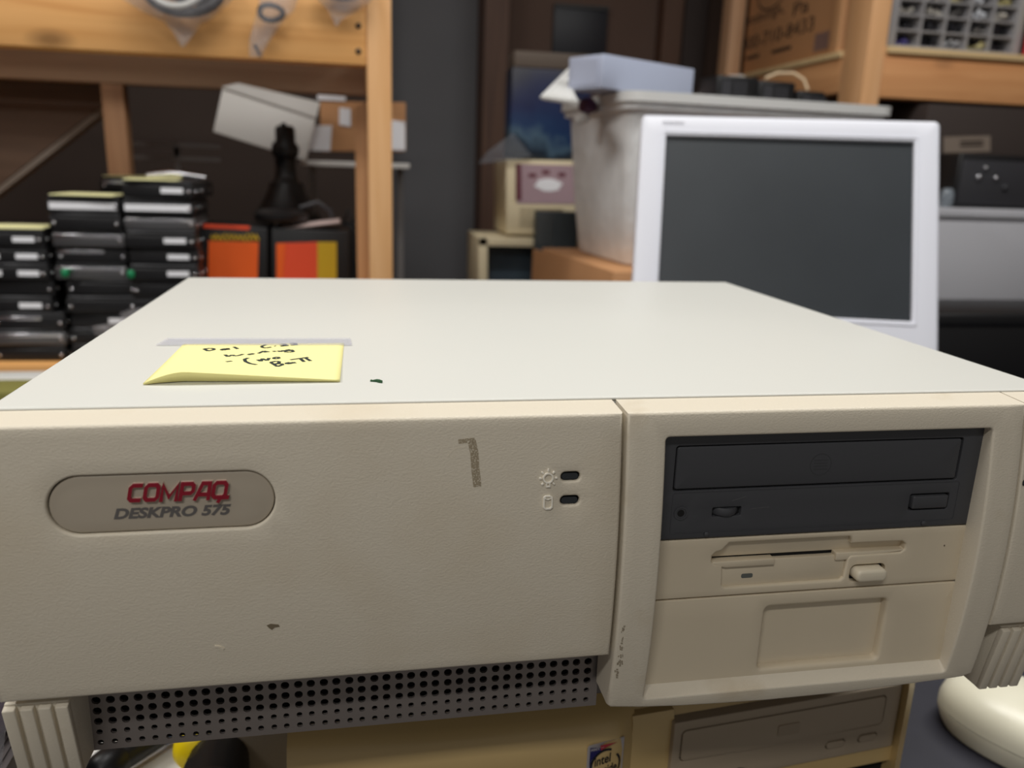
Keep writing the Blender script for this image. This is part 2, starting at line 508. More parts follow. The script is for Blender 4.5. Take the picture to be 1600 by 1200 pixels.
# wear on the panel: scuffed strip, hair scratch, two paint chips
fm = lambda d: (lambda p: (p[0], FY(p[0], p[1])-d, p[1]))
def scuffmat(name, rgb, lo, sc, amax=0.5):
    m = bpy.data.materials.new(name); m.use_nodes = True
    nt, N, L, p = nodes(m)
    p.inputs['Base Color'].default_value = (*lin(rgb), 1); p.inputs['Roughness'].default_value = 0.7
    tc = N.new('ShaderNodeTexCoord'); no = N.new('ShaderNodeTexNoise'); no.inputs['Scale'].default_value = sc; no.inputs['Detail'].default_value = 3
    L.new(tc.outputs['Object'], no.inputs['Vector'])
    mr = N.new('ShaderNodeMapRange'); mr.inputs[1].default_value = lo; mr.inputs[2].default_value = lo+0.08; mr.inputs[4].default_value = amax
    L.new(no.outputs['Fac'], mr.inputs[0]); L.new(mr.outputs[0], p.inputs['Alpha'])
    return m
sc = MB(); sc.ribbon([(165.4, -10.6), (166.4, -15), (166.8, -21), (167.6, -27.6)], 3.0, fm(0.06), fm(0.02)); sc.ribbon([(160.6, -10.8), (166.5, -10.3)], 1.6, fm(0.06), fm(0.02))
sc.build('scuff_mark', scuffmat('brown_scuff', (176, 162, 136), 0.40, 2200, 0.6), lp)
sc = MB(); sc.ribbon([(156.5, -16.2), (158.2, -14.2), (160.2, -12.9), (163, -12.8)], 0.25, fm(0.06), fm(0.02)); sc.ribbon([(167.6, -11.2), (170.2, -10.4)], 0.22, fm(0.06), fm(0.02))
sc.build('scratch', M_scuffl, lp)
sc = MB(); sc.prism(ccw([(91.6, -77.2), (93, -76.7), (95.8, -77.2), (96.2, -78.2), (94.4, -78.4), (93.4, -79.3), (92.4, -78.4)]), fm(0.06), fm(0.0)); sc.build('dark_chip', mat('brown_chip', (120, 108, 86), .7), lp)
sc = MB(); sc.ribbon([(73.4, -84.4), (74.6, -84.6), (75.4, -84.9), (76.4, -85.8)], 0.75, fm(0.3), fm(0.0)); sc.build('white_fleck', M_scuffl, lp)

# drive bay surround, its arched lower edge hanging lower than the panel
bot = [(225.6, -129.2), (239, -130.9), (256, -132.2), (276, -133.0), (297, -133.6), (327, -133.3), (358, -132.2), (380, -131), (391, -130.2), (395.6, -128.4)]
bay = rrect(239.6, -126.0, 381.0, -11.5, 1.6, 4)
def frame_hole_back(x, z): return -12.4
fr = plate([(224.1, -127.6)]+bot+[(395.6, -1.8), (224.1, -1.8)], [(bay, frame_hole_back, 1.0)], FY, -0.5, r=1.3, grid=6.5, backmap=topback)
# the lower reveal rises towards the drives
fr.v = [Vector((p.x, p.y, -122.4)) if abs(p.y+12.4) < 1e-6 and p.z < -120 else p for p in fr.v]
fr = fr.build('drive_bay_surround', M_bezel, pc, smooth=40)
sm = MB()
for k in range(26):
    x, z = 226.8+rnd.gauss(0, .7), -88-rnd.random()*26
    sm.ribbon([(x, z), (x+rnd.uniform(-.4, .4), z-rnd.uniform(.6, 2.4))], rnd.uniform(.4, 1.1), fm(0.05), fm(0.01))
sm.build('grimy_smudge', scuffmat('grey_grime', (170, 158, 136), 0.40, 2500, 0.6), fr)

# right wing
slot3 = rrect(397.9, -37.0, 405.5, -33.4, 1.75, 5)
rp = plate([(396.3, -102), (424.7, -102), (424.7, -1.8), (396.3, -1.8)], [(slot3, lambda x, z: FY(x, z)+1.9, 0.9)], FY, -0.5, r=1.0, grid=6.5, backmap=topback).build('right_panel', M_bezel, pc, smooth=40)
MB().prism(rrect(398.4, -36.4, 405, -34, 1.15, 5), lambda p: (p[0], FY(p[0], p[1])+1.3, p[1]), lambda p: (p[0], -13, p[1])).build('indicator_lens', M_led, pc, label='dark oval indicator light')

# optical drive
DY = -12.5
flat = lambda y: (lambda x, z: y)
od = plate(rrect(239.9, -56.3, 382.6, -11.9, 1.0, 3), [(rrect(246.0, -35.6, 372.2, -16.7, 1.2, 4), DY+1.6, 0.3), (rrect(351.6, -48.6, 370.2, -41.2, 0.8, 3), DY+2, 0.3), (rrect(263.6, -47.2, 276.0, -43.2, 0.6, 3), DY+2, 0.25),
           ([(250.3+2.2*math.cos(2*math.pi*k/20), -45.0+2.2*math.sin(2*math.pi*k/20)) for k in range(20)], DY+3, 0.4)],
           flat(DY), -1.2, r=0.5, grid=9).build('optical_drive', M_blackdrive, pc, smooth=40)
plate(rrect(246.7, -34.9, 371.5, -17.3, 1.0, 4), [], flat(DY+0.15), DY+1.7, r=0.6, grid=12).build('tray_door', M_blackdrive, od, smooth=40)
bk = MB(); bk.box((245, DY+1.7, -36.5), (373, DY+2.0, -16)); bk.box((351, DY+2.1, -49), (371, DY+2.4, -41)); bk.box((263, DY+2.1, -48), (277, DY+2.4, -43)); bk.box((247, DY+3, -48), (254, DY+3.3, -42)); bk.build('recess_backing', M_blackline, od)
ln = MB(); q = rrect(246.4, -53.6, 374.0, -36.2, 1.0, 3); ln.ribbon(q, 0.28, lambda p: (p[0], DY-0.16, p[1]), lambda p: (p[0], DY+0.1, p[1]), True); ln.build('moulded_edge', M_blackdrive, od)
plate(rrect(352.7, -47.7, 369.2, -42.0, 0.7, 4), [], flat(DY-1.0), DY+2, r=0.7, grid=6).build('eject_button', M_blackdrive, od, smooth=40)
MB().lathe([(5.6, -1.6), (6.0, -0.8), (6.0, 0.8), (5.6, 1.6)], (269.8, DY+4.6, -45.2), 'z', 40).build('volume_wheel', M_blackdrive, od, smooth=40)
MB().lathe([(2.9, 0), (2.9, -0.35), (2.2, -0.35), (2.0, 0.6)], (250.3, DY, -45.0), 'y', 24).build('headphone_socket', M_blackdrive, od, smooth=40)
for xx in (262.0, 360.0): MB().lathe([(1.1, 0), (1.1, -0.5), (0.6, -0.9)], (xx, DY, -54.6), 'y', 14).build('boss', M_blackdrive, od, smooth=40)
MB().lathe([(1.5, -.02), (1.5, 1)], (250.3, DY, -45.0), 'y', 20).build('socket_hole', M_inside, od)
ln = MB(); ln.ribbon([(271.5, -40.6), (277.5, -38.9)], 0.25, lambda p: (p[0], DY-.05, p[1]), lambda p: (p[0], DY+.1, p[1])); ln.ribbon([(280, -44.4), (288, -44.0)], 0.2, lambda p: (p[0], DY-.05, p[1]), lambda p: (p[0], DY+.1, p[1])); ln.build('scratch', mat('grey_scratch', (88, 88, 90), .6), od)
# disc emblem pressed into the tray door
em = MB(); cx, cz = 308.5, -26.5
em.ribbon([(cx+4.6*math.cos(2*math.pi*k/28), cz+4.6*math.sin(2*math.pi*k/28)) for k in range(28)], 0.3, lambda p: (p[0], DY+.05, p[1]), lambda p: (p[0], DY+.3, p[1]), True)
for dz in (-2, -.7, .6, 1.9): em.ribbon([(cx-3, cz+dz), (cx+3, cz+dz)], 0.35, lambda p: (p[0], DY+.05, p[1]), lambda p: (p[0], DY+.3, p[1]))
em.build('disc_emblem', mat('faint_emblem_black', (62, 63, 66), .5), od)

# floppy drive: stepped disk slot above a sunken field with its light
S1 = ccw([(267.3, -68.6), (265.7, -67.3), (265.7, -64.6), (267.2, -63.0), (269.6, -62.6), (270.6, -61.4), (272.6, -59.2), (326.6, -59.2), (327.6, -60.4), (327.8, -62.4), (351.6, -62.7), (353.6, -64.0), (353.6, -66.6), (351.8, -67.9), (328.4, -68.2), (327.2, -69.6), (326.6, -78.2), (325.2, -79.4), (272.6, -79.4), (271.2, -78.2), (270.6, -69.4)])
fd = plate(rrect(239.9, -83.0, 382.6, -56.9, 0.6, 3), [(S1, DY+4.6, 0.9), (rrect(329.0, -80.5, 345.6, -72.5, 2.6, 4), DY+3, 0.3)], flat(DY), -1.2, r=0.5, grid=5).build('floppy_drive', M_drive, pc, smooth=40)
lf = MB()
lf.prism(ccw([(271, -79.8), (326.8, -79.8), (327, -68.4), (271, -68.4)]), lambda p: (p[0], DY+1.6, p[1]), lambda p: (p[0], DY+4.5, p[1]))
lf.prism(ccw([(272, -70.4), (293.8, -70.4), (293.8, -67.6), (266.2, -67.6), (266.2, -68.6)]), lambda p: (p[0], DY+0.3, p[1]), lambda p: (p[0], DY+4.5, p[1]))
lf.prism(ccw([(321.8, -70.2), (328, -70.2), (353.2, -67.4), (353.2, -66.8), (321.8, -66.8)]), lambda p: (p[0], DY+0.5, p[1]), lambda p: (p[0], DY+4.5, p[1]))
lf.build('sunken_field', M_drive, fd, bevel=0.5, seg=2)
# the slot's flap leans back behind the opening
fl = MB()
fl.add([(265, DY+1.6, -58.6), (355, DY+1.6, -58.6), (355, DY+4.0, -66.9), (265, DY+4.0, -66.9), (265, DY+4.6, -58.6), (355, DY+4.6, -58.6), (355, DY+4.8, -66.9), (265, DY+4.8, -66.9)],
       [(0, 1, 2, 3), (4, 7, 6, 5), (0, 4, 5, 1), (3, 2, 6, 7), (0, 3, 7, 4), (1, 5, 6, 2)])
fl.build('slot_flap', M_drive, fd)
dk = MB(); dk.box((265, DY+4.9, -80), (354, DY+5.2, -58)); dk.box((328, DY+3, -81), (346, DY+3.3, -72)); dk.build('recess_backing', M_blackline, fd)
dk = MB(); dk.prism(rrect(280.2, -76.3, 285.3, -74.3, 0.7, 3), lambda p: (p[0], DY+1.5, p[1]), lambda p: (p[0], DY+2, p[1])); dk.build('activity_light', mat('grey_lens', (96, 100, 96), .25), fd)
bt = plate(rrect(330.1, -79.0, 344.4, -73.5, 2.3, 5), [], flat(DY-4.0), DY+3, r=1.3, grid=5).build('eject_button', mat('cream_button', (226, 216, 194), .4), fd, smooth=50)
MB().prism([(372.0, -65.6), (372.5, -65.4), (372.7, -66.2), (372.2, -66.3)], lambda p: (p[0], DY-.05, p[1]), lambda p: (p[0], DY+.1, p[1])).build('dark_fleck', M_chip, fd)

# blank bay cover with a square finger recess
rec = rrect(292.2, -119.8, 349.4, -89.8, 2.2, 5)
bc = plate(rrect(239.9, -125.5, 382.6, -83.7, 0.6, 3), [(rec, DY+4.2, 1.5)], flat(DY), -1.2, r=0.5, grid=7).build('blank_bay_cover', M_drive, pc, smooth=40)
plate(offs(ccw(rec), -0.3), [], flat(DY+4.1), DY+5, r=0, grid=9).build('finger_recess', M_drive, bc)

# perforated steel strip under the panel
gp = MB(); gy = 2.0
cols = [23.6+5.05*k+(0.14 if k % 2 else 0) for k in range(40)]
rows = [(-138.2, 1.2), (-133.4, 1.2), (-128.6, 1.62), (-123.9, 1.66), (-119.2, 1.7), (-114.5, 1.7)]
xe = [20.2]+[(cols[k]+cols[k+1])/2 for k in range(39)]+[225.5]
ze = [-141.6, -135.8, -131.0, -126.2, -121.5, -116.8, -112.0]
for k, cxx in enumerate(cols):
    for j, (czz, rr) in enumerate(rows):
        x0, x1, z0, z1 = xe[k], xe[k+1], ze[j], ze[j+1]
        cor = [(x0, z0), (x1, z0), (x1, z1), (x0, z1)]
        out, inn = [], []
        for i in range(4):
            (ax, az), (bx_, bz_) = cor[i], cor[(i+1) % 4]
            for t in (0, 1/3, 2/3):
                px, pz = ax+(bx_-ax)*t, az+(bz_-az)*t
                a = math.atan2(pz-czz, px-cxx)
                out.append((px, gy, pz)); inn.append((cxx+rr*math.cos(a), gy, czz+rr*math.sin(a)))
        back = [(p[0], gy+1.2, p[2]) for p in inn]
        gp.add(out+inn+back, [(i, (i+1) % 12, 12+(i+1) % 12, 12+i) for i in range(12)] + [(12+i, 12+(i+1) % 12, 24+(i+1) % 12, 24+i) for i in range(12)])
gp.box((20.2, gy, -112), (225.5, gy+1, -100))
gr = gp.build('perforated_grille', M_grille, pc, label='grey steel strip full of round vent holes')
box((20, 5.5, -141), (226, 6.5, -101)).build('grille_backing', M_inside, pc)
box((226, -10, -128), (396, 5, -126.5)).build('bay_floor', M_groove, pc)

# ribbed feet
def foot(x0, x1, flip):
    f = MB()
    f.prism([(-15.6, -105.6), (-9.4, -141.8), (9, -141.8), (9, -102), (-6, -102), (-6, -105.6)], lambda p: (x0, p[0], p[1]), lambda p: (x1, p[0], p[1]))
    o = f.build('foot', M_bezel, pc, bevel=0.8, seg=2)
    w = (x1-x0)
    for a, b in ((0, .2), (.27, .47), (.54, .74), (.8, 1.0)):
        r_ = MB()
        r_.prism([(-17.6, -107.2), (-11.2, -141.8), (-8.5, -141.8), (-14.5, -106.2)], lambda p: (x0+a*w, p[0], p[1]), lambda p: (x0+b*w, p[0], p[1]))
        r_.build('foot_rib', M_bezel, o, bevel=0.5, seg=2)
foot(-0.8, 21, False); foot(406.3, 427, True)

# ------------------------------------------------------------------ note, tape and flake on the lid
def onz(u, v, z):
    d = CR.T @ np.array([(u-800)/CF, (v-600)/CF, 1.0])
    return CC + (z-CC[2])/d[2]*d
NX0, NX1, NY0, NY1 = 44.2, 118.0, 29.0, 100.8
def note_h(x):
    t = (x-NX0)/(NX1-NX0)
    return 0.5+4.4*min(1, math.sin(min(t/0.22, 1)*math.pi/2))*(1-0.93*max(0, (t-0.2)/0.8))
def note_pt(x, s):
    """s runs from the stuck back edge (0) over the curl to the front edge (1)"""
    h = note_h(x)
    yf = NY0+1.6*(1-(h-0.5)/4.4)*0
    if s < 0.9:
        y = NY1-(NY1-yf+1.6)*s/0.9
        t = max(0, (s-0.2)/0.7)
        return (x, y, 0.22+h*t**1.7)
    a = (s-0.9)/0.1
    a = min(1, a*1.0)
    return (x, yf-1.6+1.4*max(0, 1-a/0.15)*0+4.2*a*(h/4.9), 0.22+h*(1-0.97*a))
nt_ = MB(); nu, nv = 26, 34
sv = [0.9*j/22 for j in range(23)]+[0.9+0.1*(j+1)/12 for j in range(12)]
for i in range(nu+1):
    for s_ in sv: nt_.v.append(Vector(note_pt(NX0+(NX1-NX0)*i/nu, s_)))
K = len(sv)
for i in range(nu):
    for j in range(K-1): nt_.f.append((i*K+j, (i+1)*K+j, (i+1)*K+j+1, i*K+j+1))
note = nt_.build('sticky_note', M_note, smooth=80)
note.data.set_sharp_from_angle(angle=0.6)
tag(note, 'yellow sticky note with black handwriting taped on the beige computer lid', 'sticky note')
sol = note.modifiers.new('thickness', 'SOLIDIFY'); sol.thickness = 0.0001; sol.offset = 1
strokes = [[(115,158),(155,178),(212,166),(212,156),(175,152),(115,158)], [(330,156),(290,159),(283,168),(305,170),(335,162),(345,152),(352,166)], [(402,138),(440,158)],
    [(712,118),(668,133),(680,146),(715,149),(762,140)], [(792,131),(804,132)], [(850,118),(885,110),(905,116),(880,127),(852,132),(930,126)], [(945,108),(985,103),(1003,110),(975,119),(950,123),(1020,118)],
    [(318,214),(345,232),(388,216),(410,226),(450,222),(492,208)], [(540,214),(565,205),(595,203),(570,212),(540,214)], [(638,202),(690,178),(715,184),(690,190),(745,184)], [(782,178),(802,185)], [(830,176),(850,186),(876,172),(898,182)], [(945,164),(905,170),(930,178),(955,166),(978,184),(935,190),(890,186)],
    [(540,245),(505,258),(515,280),(560,300),(620,310)], [(632,262),(662,277),(676,252),(722,270),(742,246)], [(790,241),(825,236),(838,246),(815,254),(785,251),(790,241)],
    [(757,288),(822,328)], [(757,286),(812,276),(842,282),(832,296),(795,304),(862,300),(872,310),(822,328)], [(940,288),(905,296),(915,303),(955,298),(975,286),(990,296)], [(945,263),(1118,238)], [(1040,250),(1078,282)], [(1090,244),(1140,274)], [(330,282),(382,275)]]
hw = MB()
def s_of(y): return max(0, min(0.9, (NY1-y)/(NY1-NY0+1.6)*0.9))
for st in strokes:
    pts2 = []
    for cx_, cy_ in st:
        zz = 0.6
        for _ in range(4):
            P = onz(300+cx_/6.154, 520+cy_/6.154, zz)
            x_ = min(max(P[0], NX0), NX1); zz = note_pt(x_, s_of(P[1]))[2]
        pts2.append((x_, P[1]))
    mpz = lambda d: (lambda p: (p[0], p[1], note_pt(p[0], s_of(p[1]))[2]+d))
    for a, b in zip(pts2[:-1], pts2[1:]):
        n = max(1, int(math.hypot(b[0]-a[0], b[1]-a[1])/3))
        hw.ribbon([(a[0]+(b[0]-a[0])*k/n, a[1]+(b[1]-a[1])*k/n) for k in range(n+1)], 1.5, mpz(0.22), mpz(0.12))
hw.build('handwriting', M_ink, note)
M_tape = clear('clear_tape', (224, 225, 238), 0.22, 0.35)
tp = MB(); tp.prism([(32.5, 97.3), (121.9, 94.9), (121.0, 111.2), (34.4, 113.0)], lambda p: (p[0], p[1], 0.62), lambda p: (p[0], p[1], 0.50))
tag(tp.build('tape_strip', M_tape), 'clear strip of tape across the back edge of the yellow sticky note', 'tape')
fk = MB(); fk.ribbon([(130.4, 29.6), (130.2, 28.2), (132.4, 27.6), (133.4, 26.4), (134.6, 25.6)], 0.6, lambda p: (p[0], p[1], 0.9+0.4*math.sin(p[0])), lambda p: (p[0], p[1], 0.05))
tag(fk.build('plant_flake', M_green), 'tiny dark green flake lying beside the yellow note on the lid', 'flake')
# ------------------------------------------------------------------ the desk and what stands on it
M_desk = mat('dark_blue_grey_desk', (44, 44, 55), 0.6, bump=0.2, bscale=500, var=0.15, vscale=60)
DZ = -275
dk_ = thing('workbench', 'dark grey workbench under the stacked beige computers', 'workbench', (250, 430, -1050))
box((-900, -70, DZ-34), (1900, 960, DZ)).build('bench_top', M_desk, dk_, bevel=2)
for lx in (-860, 1800):
    for ly in (-40, 870): box((lx, ly, -1050), (lx+60, ly+60, DZ-34)).build('leg', M_desk, dk_, bevel=2)

# yellowed computer underneath
M_yel = mat('yellowed_beige_plastic', (200, 172, 118), 0.3, bump=0.06, bscale=700, var=0.06, vscale=18)
M_yel2 = mat('taupe_plastic', (170, 154, 132), 0.5, bump=0.06, bscale=900)
lm = thing('desktop_computer', 'yellowed desktop computer lying underneath the larger beige one', 'computer', (265, 250, DZ))
box((90, 122, DZ+1), (440, 430, -143)).build('case', M_yel, lm, bevel=2)
def fas_y(x): return 0.0 if x <= 262 else 0.1*(x-262)
def loft(name, xs, prof, m):
    mb = MB(); n = None
    for x in xs:
        P = prof(x); n = len(P)
        mb.v += [Vector((x, y, z)) for y, z in P]
    for i in range(len(xs)-1):
        for j in range(n-1): mb.f.append((i*n+j, (i+1)*n+j, (i+1)*n+j+1, i*n+j+1))
    mb.f.append(list(range(n))); mb.f.append([(len(xs)-1)*n+j for j in range(n)][::-1])
    return mb.build(name, m, lm, smooth=45)
def left_prof(x):
    bulge = 5*math.sin(math.pi*min(1, max(0, (x-88)/190)))
    e = max(0, (x-254)/12)*9
    b = -bulge+e
    return [(124, -145), (116+b*.3, -149), (66+b*.8, -180), (56+b, -185.5), (51.5+b, -189), (48.5+b, -194), (47+b, -205), (47+b, -240), (47+b, DZ+4), (124, DZ+4)]
loft('left_fascia', [88, 100, 125, 150, 175, 200, 225, 245, 254, 260, 266], left_prof, M_yel)
def right_prof(x):
    b = 5+0.1*(x-262)
    return [(124, -146), (116+b*.2, -150), (64+b*.9, -184), (52+b, -194), (51+b, -196.5), (60+b, -196.5), (124, -196.5)]
loft('upper_fascia', [266, 300, 350, 400, 434], right_prof, M_yel)
loft('right_fascia', [434, 437, 441], lambda x: [(124, -145), (114, -151), (70+(x-434)*.6, -182), (64+(x-434)*.6, -190), (63+(x-434)*.6, -200), (63+(x-434)*.6, DZ+4), (124, DZ+4)], M_yel)
loft('lower_fascia', [266, 350, 434], lambda x: [(84, -240), (51+.1*(x-262), -240), (51+.1*(x-262), -250), (84, -250)], M_yel)
box((268, 74, DZ+6), (434, 80, -196)).build('bay_back', M_inside, lm)
loft('fascia_web', [264, 288], lambda x: [(84, -190), (55+.1*(x-262), -192), (53.5+.1*(x-262), -196), (53.5+.1*(x-262), DZ+4), (84, DZ+4)], M_yel)
# its own disc drive, turned a little to the right
ang = math.atan(0.1)
def rp_(mb):
    mb.v = [Vector((282+(p.x-282)*math.cos(ang)-p.y*math.sin(ang), 52.2+(p.x-282)*math.sin(ang)+p.y*math.cos(ang), p.z)) for p in mb.v]
    return mb
door = rrect(292.0, -222.5, 424.0, -202.5, 3.2, 5)
od2 = rp_(plate(rrect(287.2, -239.5, 433.6, -197.0, 1, 3), [(door, 2.5, 0.5), (rrect(386, -233, 399.5, -227.5, 2.6, 4), 1.5, 0.3), (rrect(408, -232.6, 421.5, -227.1, 2.6, 4), 1.5, 0.3)], flat(0), 18, r=0.6, grid=8)).build('optical_drive', M_yel2, lm, smooth=40)
rp_(plate(offs(ccw(door), 0.7), [], lambda x, z: -0.2-1.6*max(0, 1-((z+224)/9)**2)*math.exp(-((x-350)/45)**2), 2, r=0.5, grid=4)).build('tray_door', M_yel2, od2, smooth=60)
for x0 in (386.6, 408.6):
    zz = -232.4 if x0 < 400 else -232.0
    rp_(plate(rrect(x0, zz, x0+12.3, zz+4.4, 2.1, 4), [], flat(-0.7), 2, r=0.5, grid=4)).build('drive_button', M_yel2, od2, smooth=50)
rp_(box((289, 2.6, -238), (432, 3.2, -199))).build('recess_backing', M_blackline, od2)
rp_(MB().prism(rrect(352, -219, 366, -210, 1.0, 3), lambda p: (p[0], -0.75, p[1]), lambda p: (p[0], 0.2, p[1]))).build('drive_emblem', mat('faint_emblem', (164, 148, 126), .5), od2)
rp_(MB().lathe([(7, 0), (7, -2), (6, -3)], (330, 0, -240.5), 'y', 12)).build('black_knob', M_blackdrive, od2)

# processor sticker on the left fascia
M_silver = mat('silver_sticker', (190, 184, 186), 0.35, metal=0.25)
M_navy = mat('navy_print', (36, 34, 92), 0.4)
M_crim = mat('crimson_print', (170, 48, 62), 0.4)
M_blk = mat('black_print', (22, 24, 34), 0.4)
SX0, SX1, SZ1, SZ0 = 236.8, 257.6, -203.2, -228.0
SU = 5.6                                     # the sticker's height up the fascia
def sy(x): return left_prof(x)[6][0]
stp = lambda d: (lambda p: (p[0], sy(p[0])-d, p[1]+SU+0.05*(p[0]-247)))
st = MB().prism(rrect(SX0, SZ0, SX1, SZ1, 1.6, 4), stp(0.35), stp(-0.2)).build('processor_sticker', M_silver, lm, label='silver processor sticker with a swirl ring and lettering')
nv_ = MB().prism(ccw([(238.2, -216.2), (239.2, -212.0), (242.2, -208.4), (246.4, -206.0), (238.2, -204.6)]), stp(0.45), stp(0.3)); nv_.build('navy_corner', M_navy, st)
MB().prism(ccw([(244.0, -207.2), (246.6, -205.9), (252.4, -204.0), (243.6, -204.2)]), stp(0.46), stp(0.3)).build('crimson_corner', M_crim, st)
text('printed_lettering', 'MMX', 2, M_silver, st, lambda x, y, d: stp(0.5+d*0.1)((238.5+x, -206.7+y)), shear=0.1, bold=0.02, width=5.0, height=1.7)
text('printed_lettering', 'TM', 1, M_silver, st, lambda x, y, d: stp(0.5+d*0.1)((243.8+x, -205.8+y)), width=1.6, height=.6)
rg = MB()
ec = (247.2, -217.0)
arc = []
for k in range(33):
    a = math.radians(72+k*(330)/32)
    rx, rz = 8.3-0.5*k/32, 9.7-1.0*k/32
    arc.append((ec[0]+rx*math.cos(a), ec[1]+rz*math.sin(a)))
rg.ribbon(arc, 1.15, stp(0.5), stp(0.3)); rg.build('swirl_ring', M_blk, st)
text('printed_lettering', 'intel', 4, M_blk, st, lambda x, y, d: stp(0.5+d*0.1)((241.0+x, -216.6+y+0.18*x)), bold=0.05, width=8.6, height=5.6)
text('printed_lettering', 'inside', 4, M_blk, st, lambda x, y, d: stp(0.5+d*0.1)((243.2+x, -222.6+y+0.18*x)), bold=0.05, width=10.2, height=5.2)

# cream mouse on the dark bench at the right
M_cream = mat('cream_glossy_plastic', (246, 242, 220), 0.32, bump=0.1, bscale=900)
mo = thing('computer_mouse', 'cream rounded mouse with a seam, beside the yellowed computer', 'mouse', (556, 90, DZ))
MT = Matrix.Translation((556, 90, DZ)) @ Matrix.Rotation(math.radians(-58), 4, 'Z')
def shell(name, z0, z1, k0, k1, m):
    mb = MB(); n = 40; rows_ = 10
    for j in range(rows_+1):
        t = j/rows_; f = k0+(k1-k0)*t
        for i in range(n):
            a = 2*math.pi*i/n
            c, q = math.cos(a), math.sin(a)
            e = 2/2.5
            X = 57*math.copysign(abs(c)**e, c); Y = 36*math.copysign(abs(q)**e, q)
            if name == 'bottom_shell':
                r_ = 0.90+0.10*math.sin(t*math.pi/2); z = z0+(z1-z0)*t
            else:
                r_ = math.cos(t*math.pi/2*0.985)**0.55; z = z0+(z1-z0)*math.sin(t*math.pi/2)**0.9
                z += 0.05*X*math.sin(t*math.pi/2)*-1
            mb.v.append(MT @ Vector((X*r_, Y*r_, z)))
    for j in range(rows_):
        for i in range(n): mb.f.append((j*n+i, j*n+(i+1) % n, (j+1)*n+(i+1) % n, (j+1)*n+i))
    mb.f.append(list(range(n))[::-1]); mb.f.append([rows_*n+i for i in range(n)])
    return mb.build(name, m, mo, smooth=70)
shell('bottom_shell', 0.8, 15.0, 0, 1, M_cream)
shell('top_shell', 15.8, 38, 0, 1, M_cream)
sg = MB(); L_ = []
for i in range(40):
    a = 2*math.pi*i/40; c, q = math.cos(a), math.sin(a)
    L_.append((56.3*math.copysign(abs(c)**.8, c), 35.3*math.copysign(abs(q)**.8, q)))
sg.prism(L_, lambda p: MT @ Vector((p[0], p[1], 14.9)), lambda p: MT @ Vector((p[0], p[1], 15.9))); sg.build('seam', mat('seam_shadow', (60, 54, 44), .8), mo)

# papers, connectors and the taupe box between the feet
M_paper = mat('white_paper', (244, 242, 238), 0.85, spec=0.1)
pp = MB(); pp.prism([(-75, 95), (84, 80), (88, 330), (-68, 350)], lambda p: (p[0], p[1], DZ+0.9), lambda p: (p[0], p[1], DZ+0.05))
tag(pp.build('paper_sheet', M_paper), 'white sheet of paper on the bench under the left foot', 'paper')
M_tb = mat('taupe_card', (150, 138, 120), 0.7, var=0.05)
tb = thing('small_box', 'small taupe box standing left of the yellowed computer', 'box', (66, 190, DZ+1))
box((50, 130, DZ+1), (85, 260, -205)).build('box_body', M_tb, tb, bevel=1.5)
box((49, 129, -216), (86, 261, -203.5)).build('box_lid', M_tb, tb, bevel=1)
M_rub = mat('black_rubber', (26, 26, 28), 0.4, bump=0.1, bscale=900)
M_yp = mat('bright_yellow_plastic', (255, 222, 20), 0.35)
M_blue = mat('pale_blue_ring', (86, 128, 196), 0.4)
# black round plug with a blue ring
a_ = Vector(onz(176, 1192, DZ+14)); b_ = Vector(onz(330, 1095, DZ+14))
cb = thing('cable_plug', 'black round cable plug with a thin blue ring, lying on the paper', 'plug', (-4, 150, DZ+1))
d_ = (b_-a_).normalized()
MB().tube([a_-d_*14, a_-d_*10, a_, a_+d_*6], [6, 9.5, 11, 8.6], 20).build('plug_head', M_rub, cb, smooth=50)
MB().tube([a_+d_*6, a_+d_*46], 8.2, 20).build('plug_body', M_rub, cb, smooth=50)
MB().tube([a_+d_*32, a_+d_*35], 8.7, 20).build('blue_ring', M_blue, cb, smooth=50)
MB().tube([a_+d_*46, a_+d_*60, b_, b_+Vector((6, 60, 0))], [5.5, 4, 4, 4], 12).build('cable', M_rub, cb, smooth=50)
# yellow and black ribbed handle
hd = thing('tool_handle', 'yellow tool handle with a black ribbed rubber grip', 'tool', (42, 110, DZ+1))
p0 = Vector((42, 96, DZ+22)); p1 = Vector((38, 190, DZ+22)); d_ = (p1-p0).normalized()
pr_, pt_ = [], []
for k in range(15):
    t = k/14; base = 21-8*t
    pt_ += [p0+d_*(62*t), p0+d_*(62*t+2.2)]; pr_ += [base, base-1.1]
MB().tube([p0-d_*3]+pt_, [16]+pr_, 28).build('rubber_grip', M_rub, hd, smooth=60)
oy = Vector((-12, 0, 3))
MB().tube([p0+oy+d_*30, p0+oy+d_*36, p0+oy+d_*48, p0+oy+d_*70, p0+oy+d_*76], [10, 14, 15, 15, 11], 28).build('yellow_collar', M_yp, hd, smooth=60)
MB().tube([p0+d_*100, p0+d_*150], 9, 20).build('yellow_shaft', M_yp, hd, smooth=60)
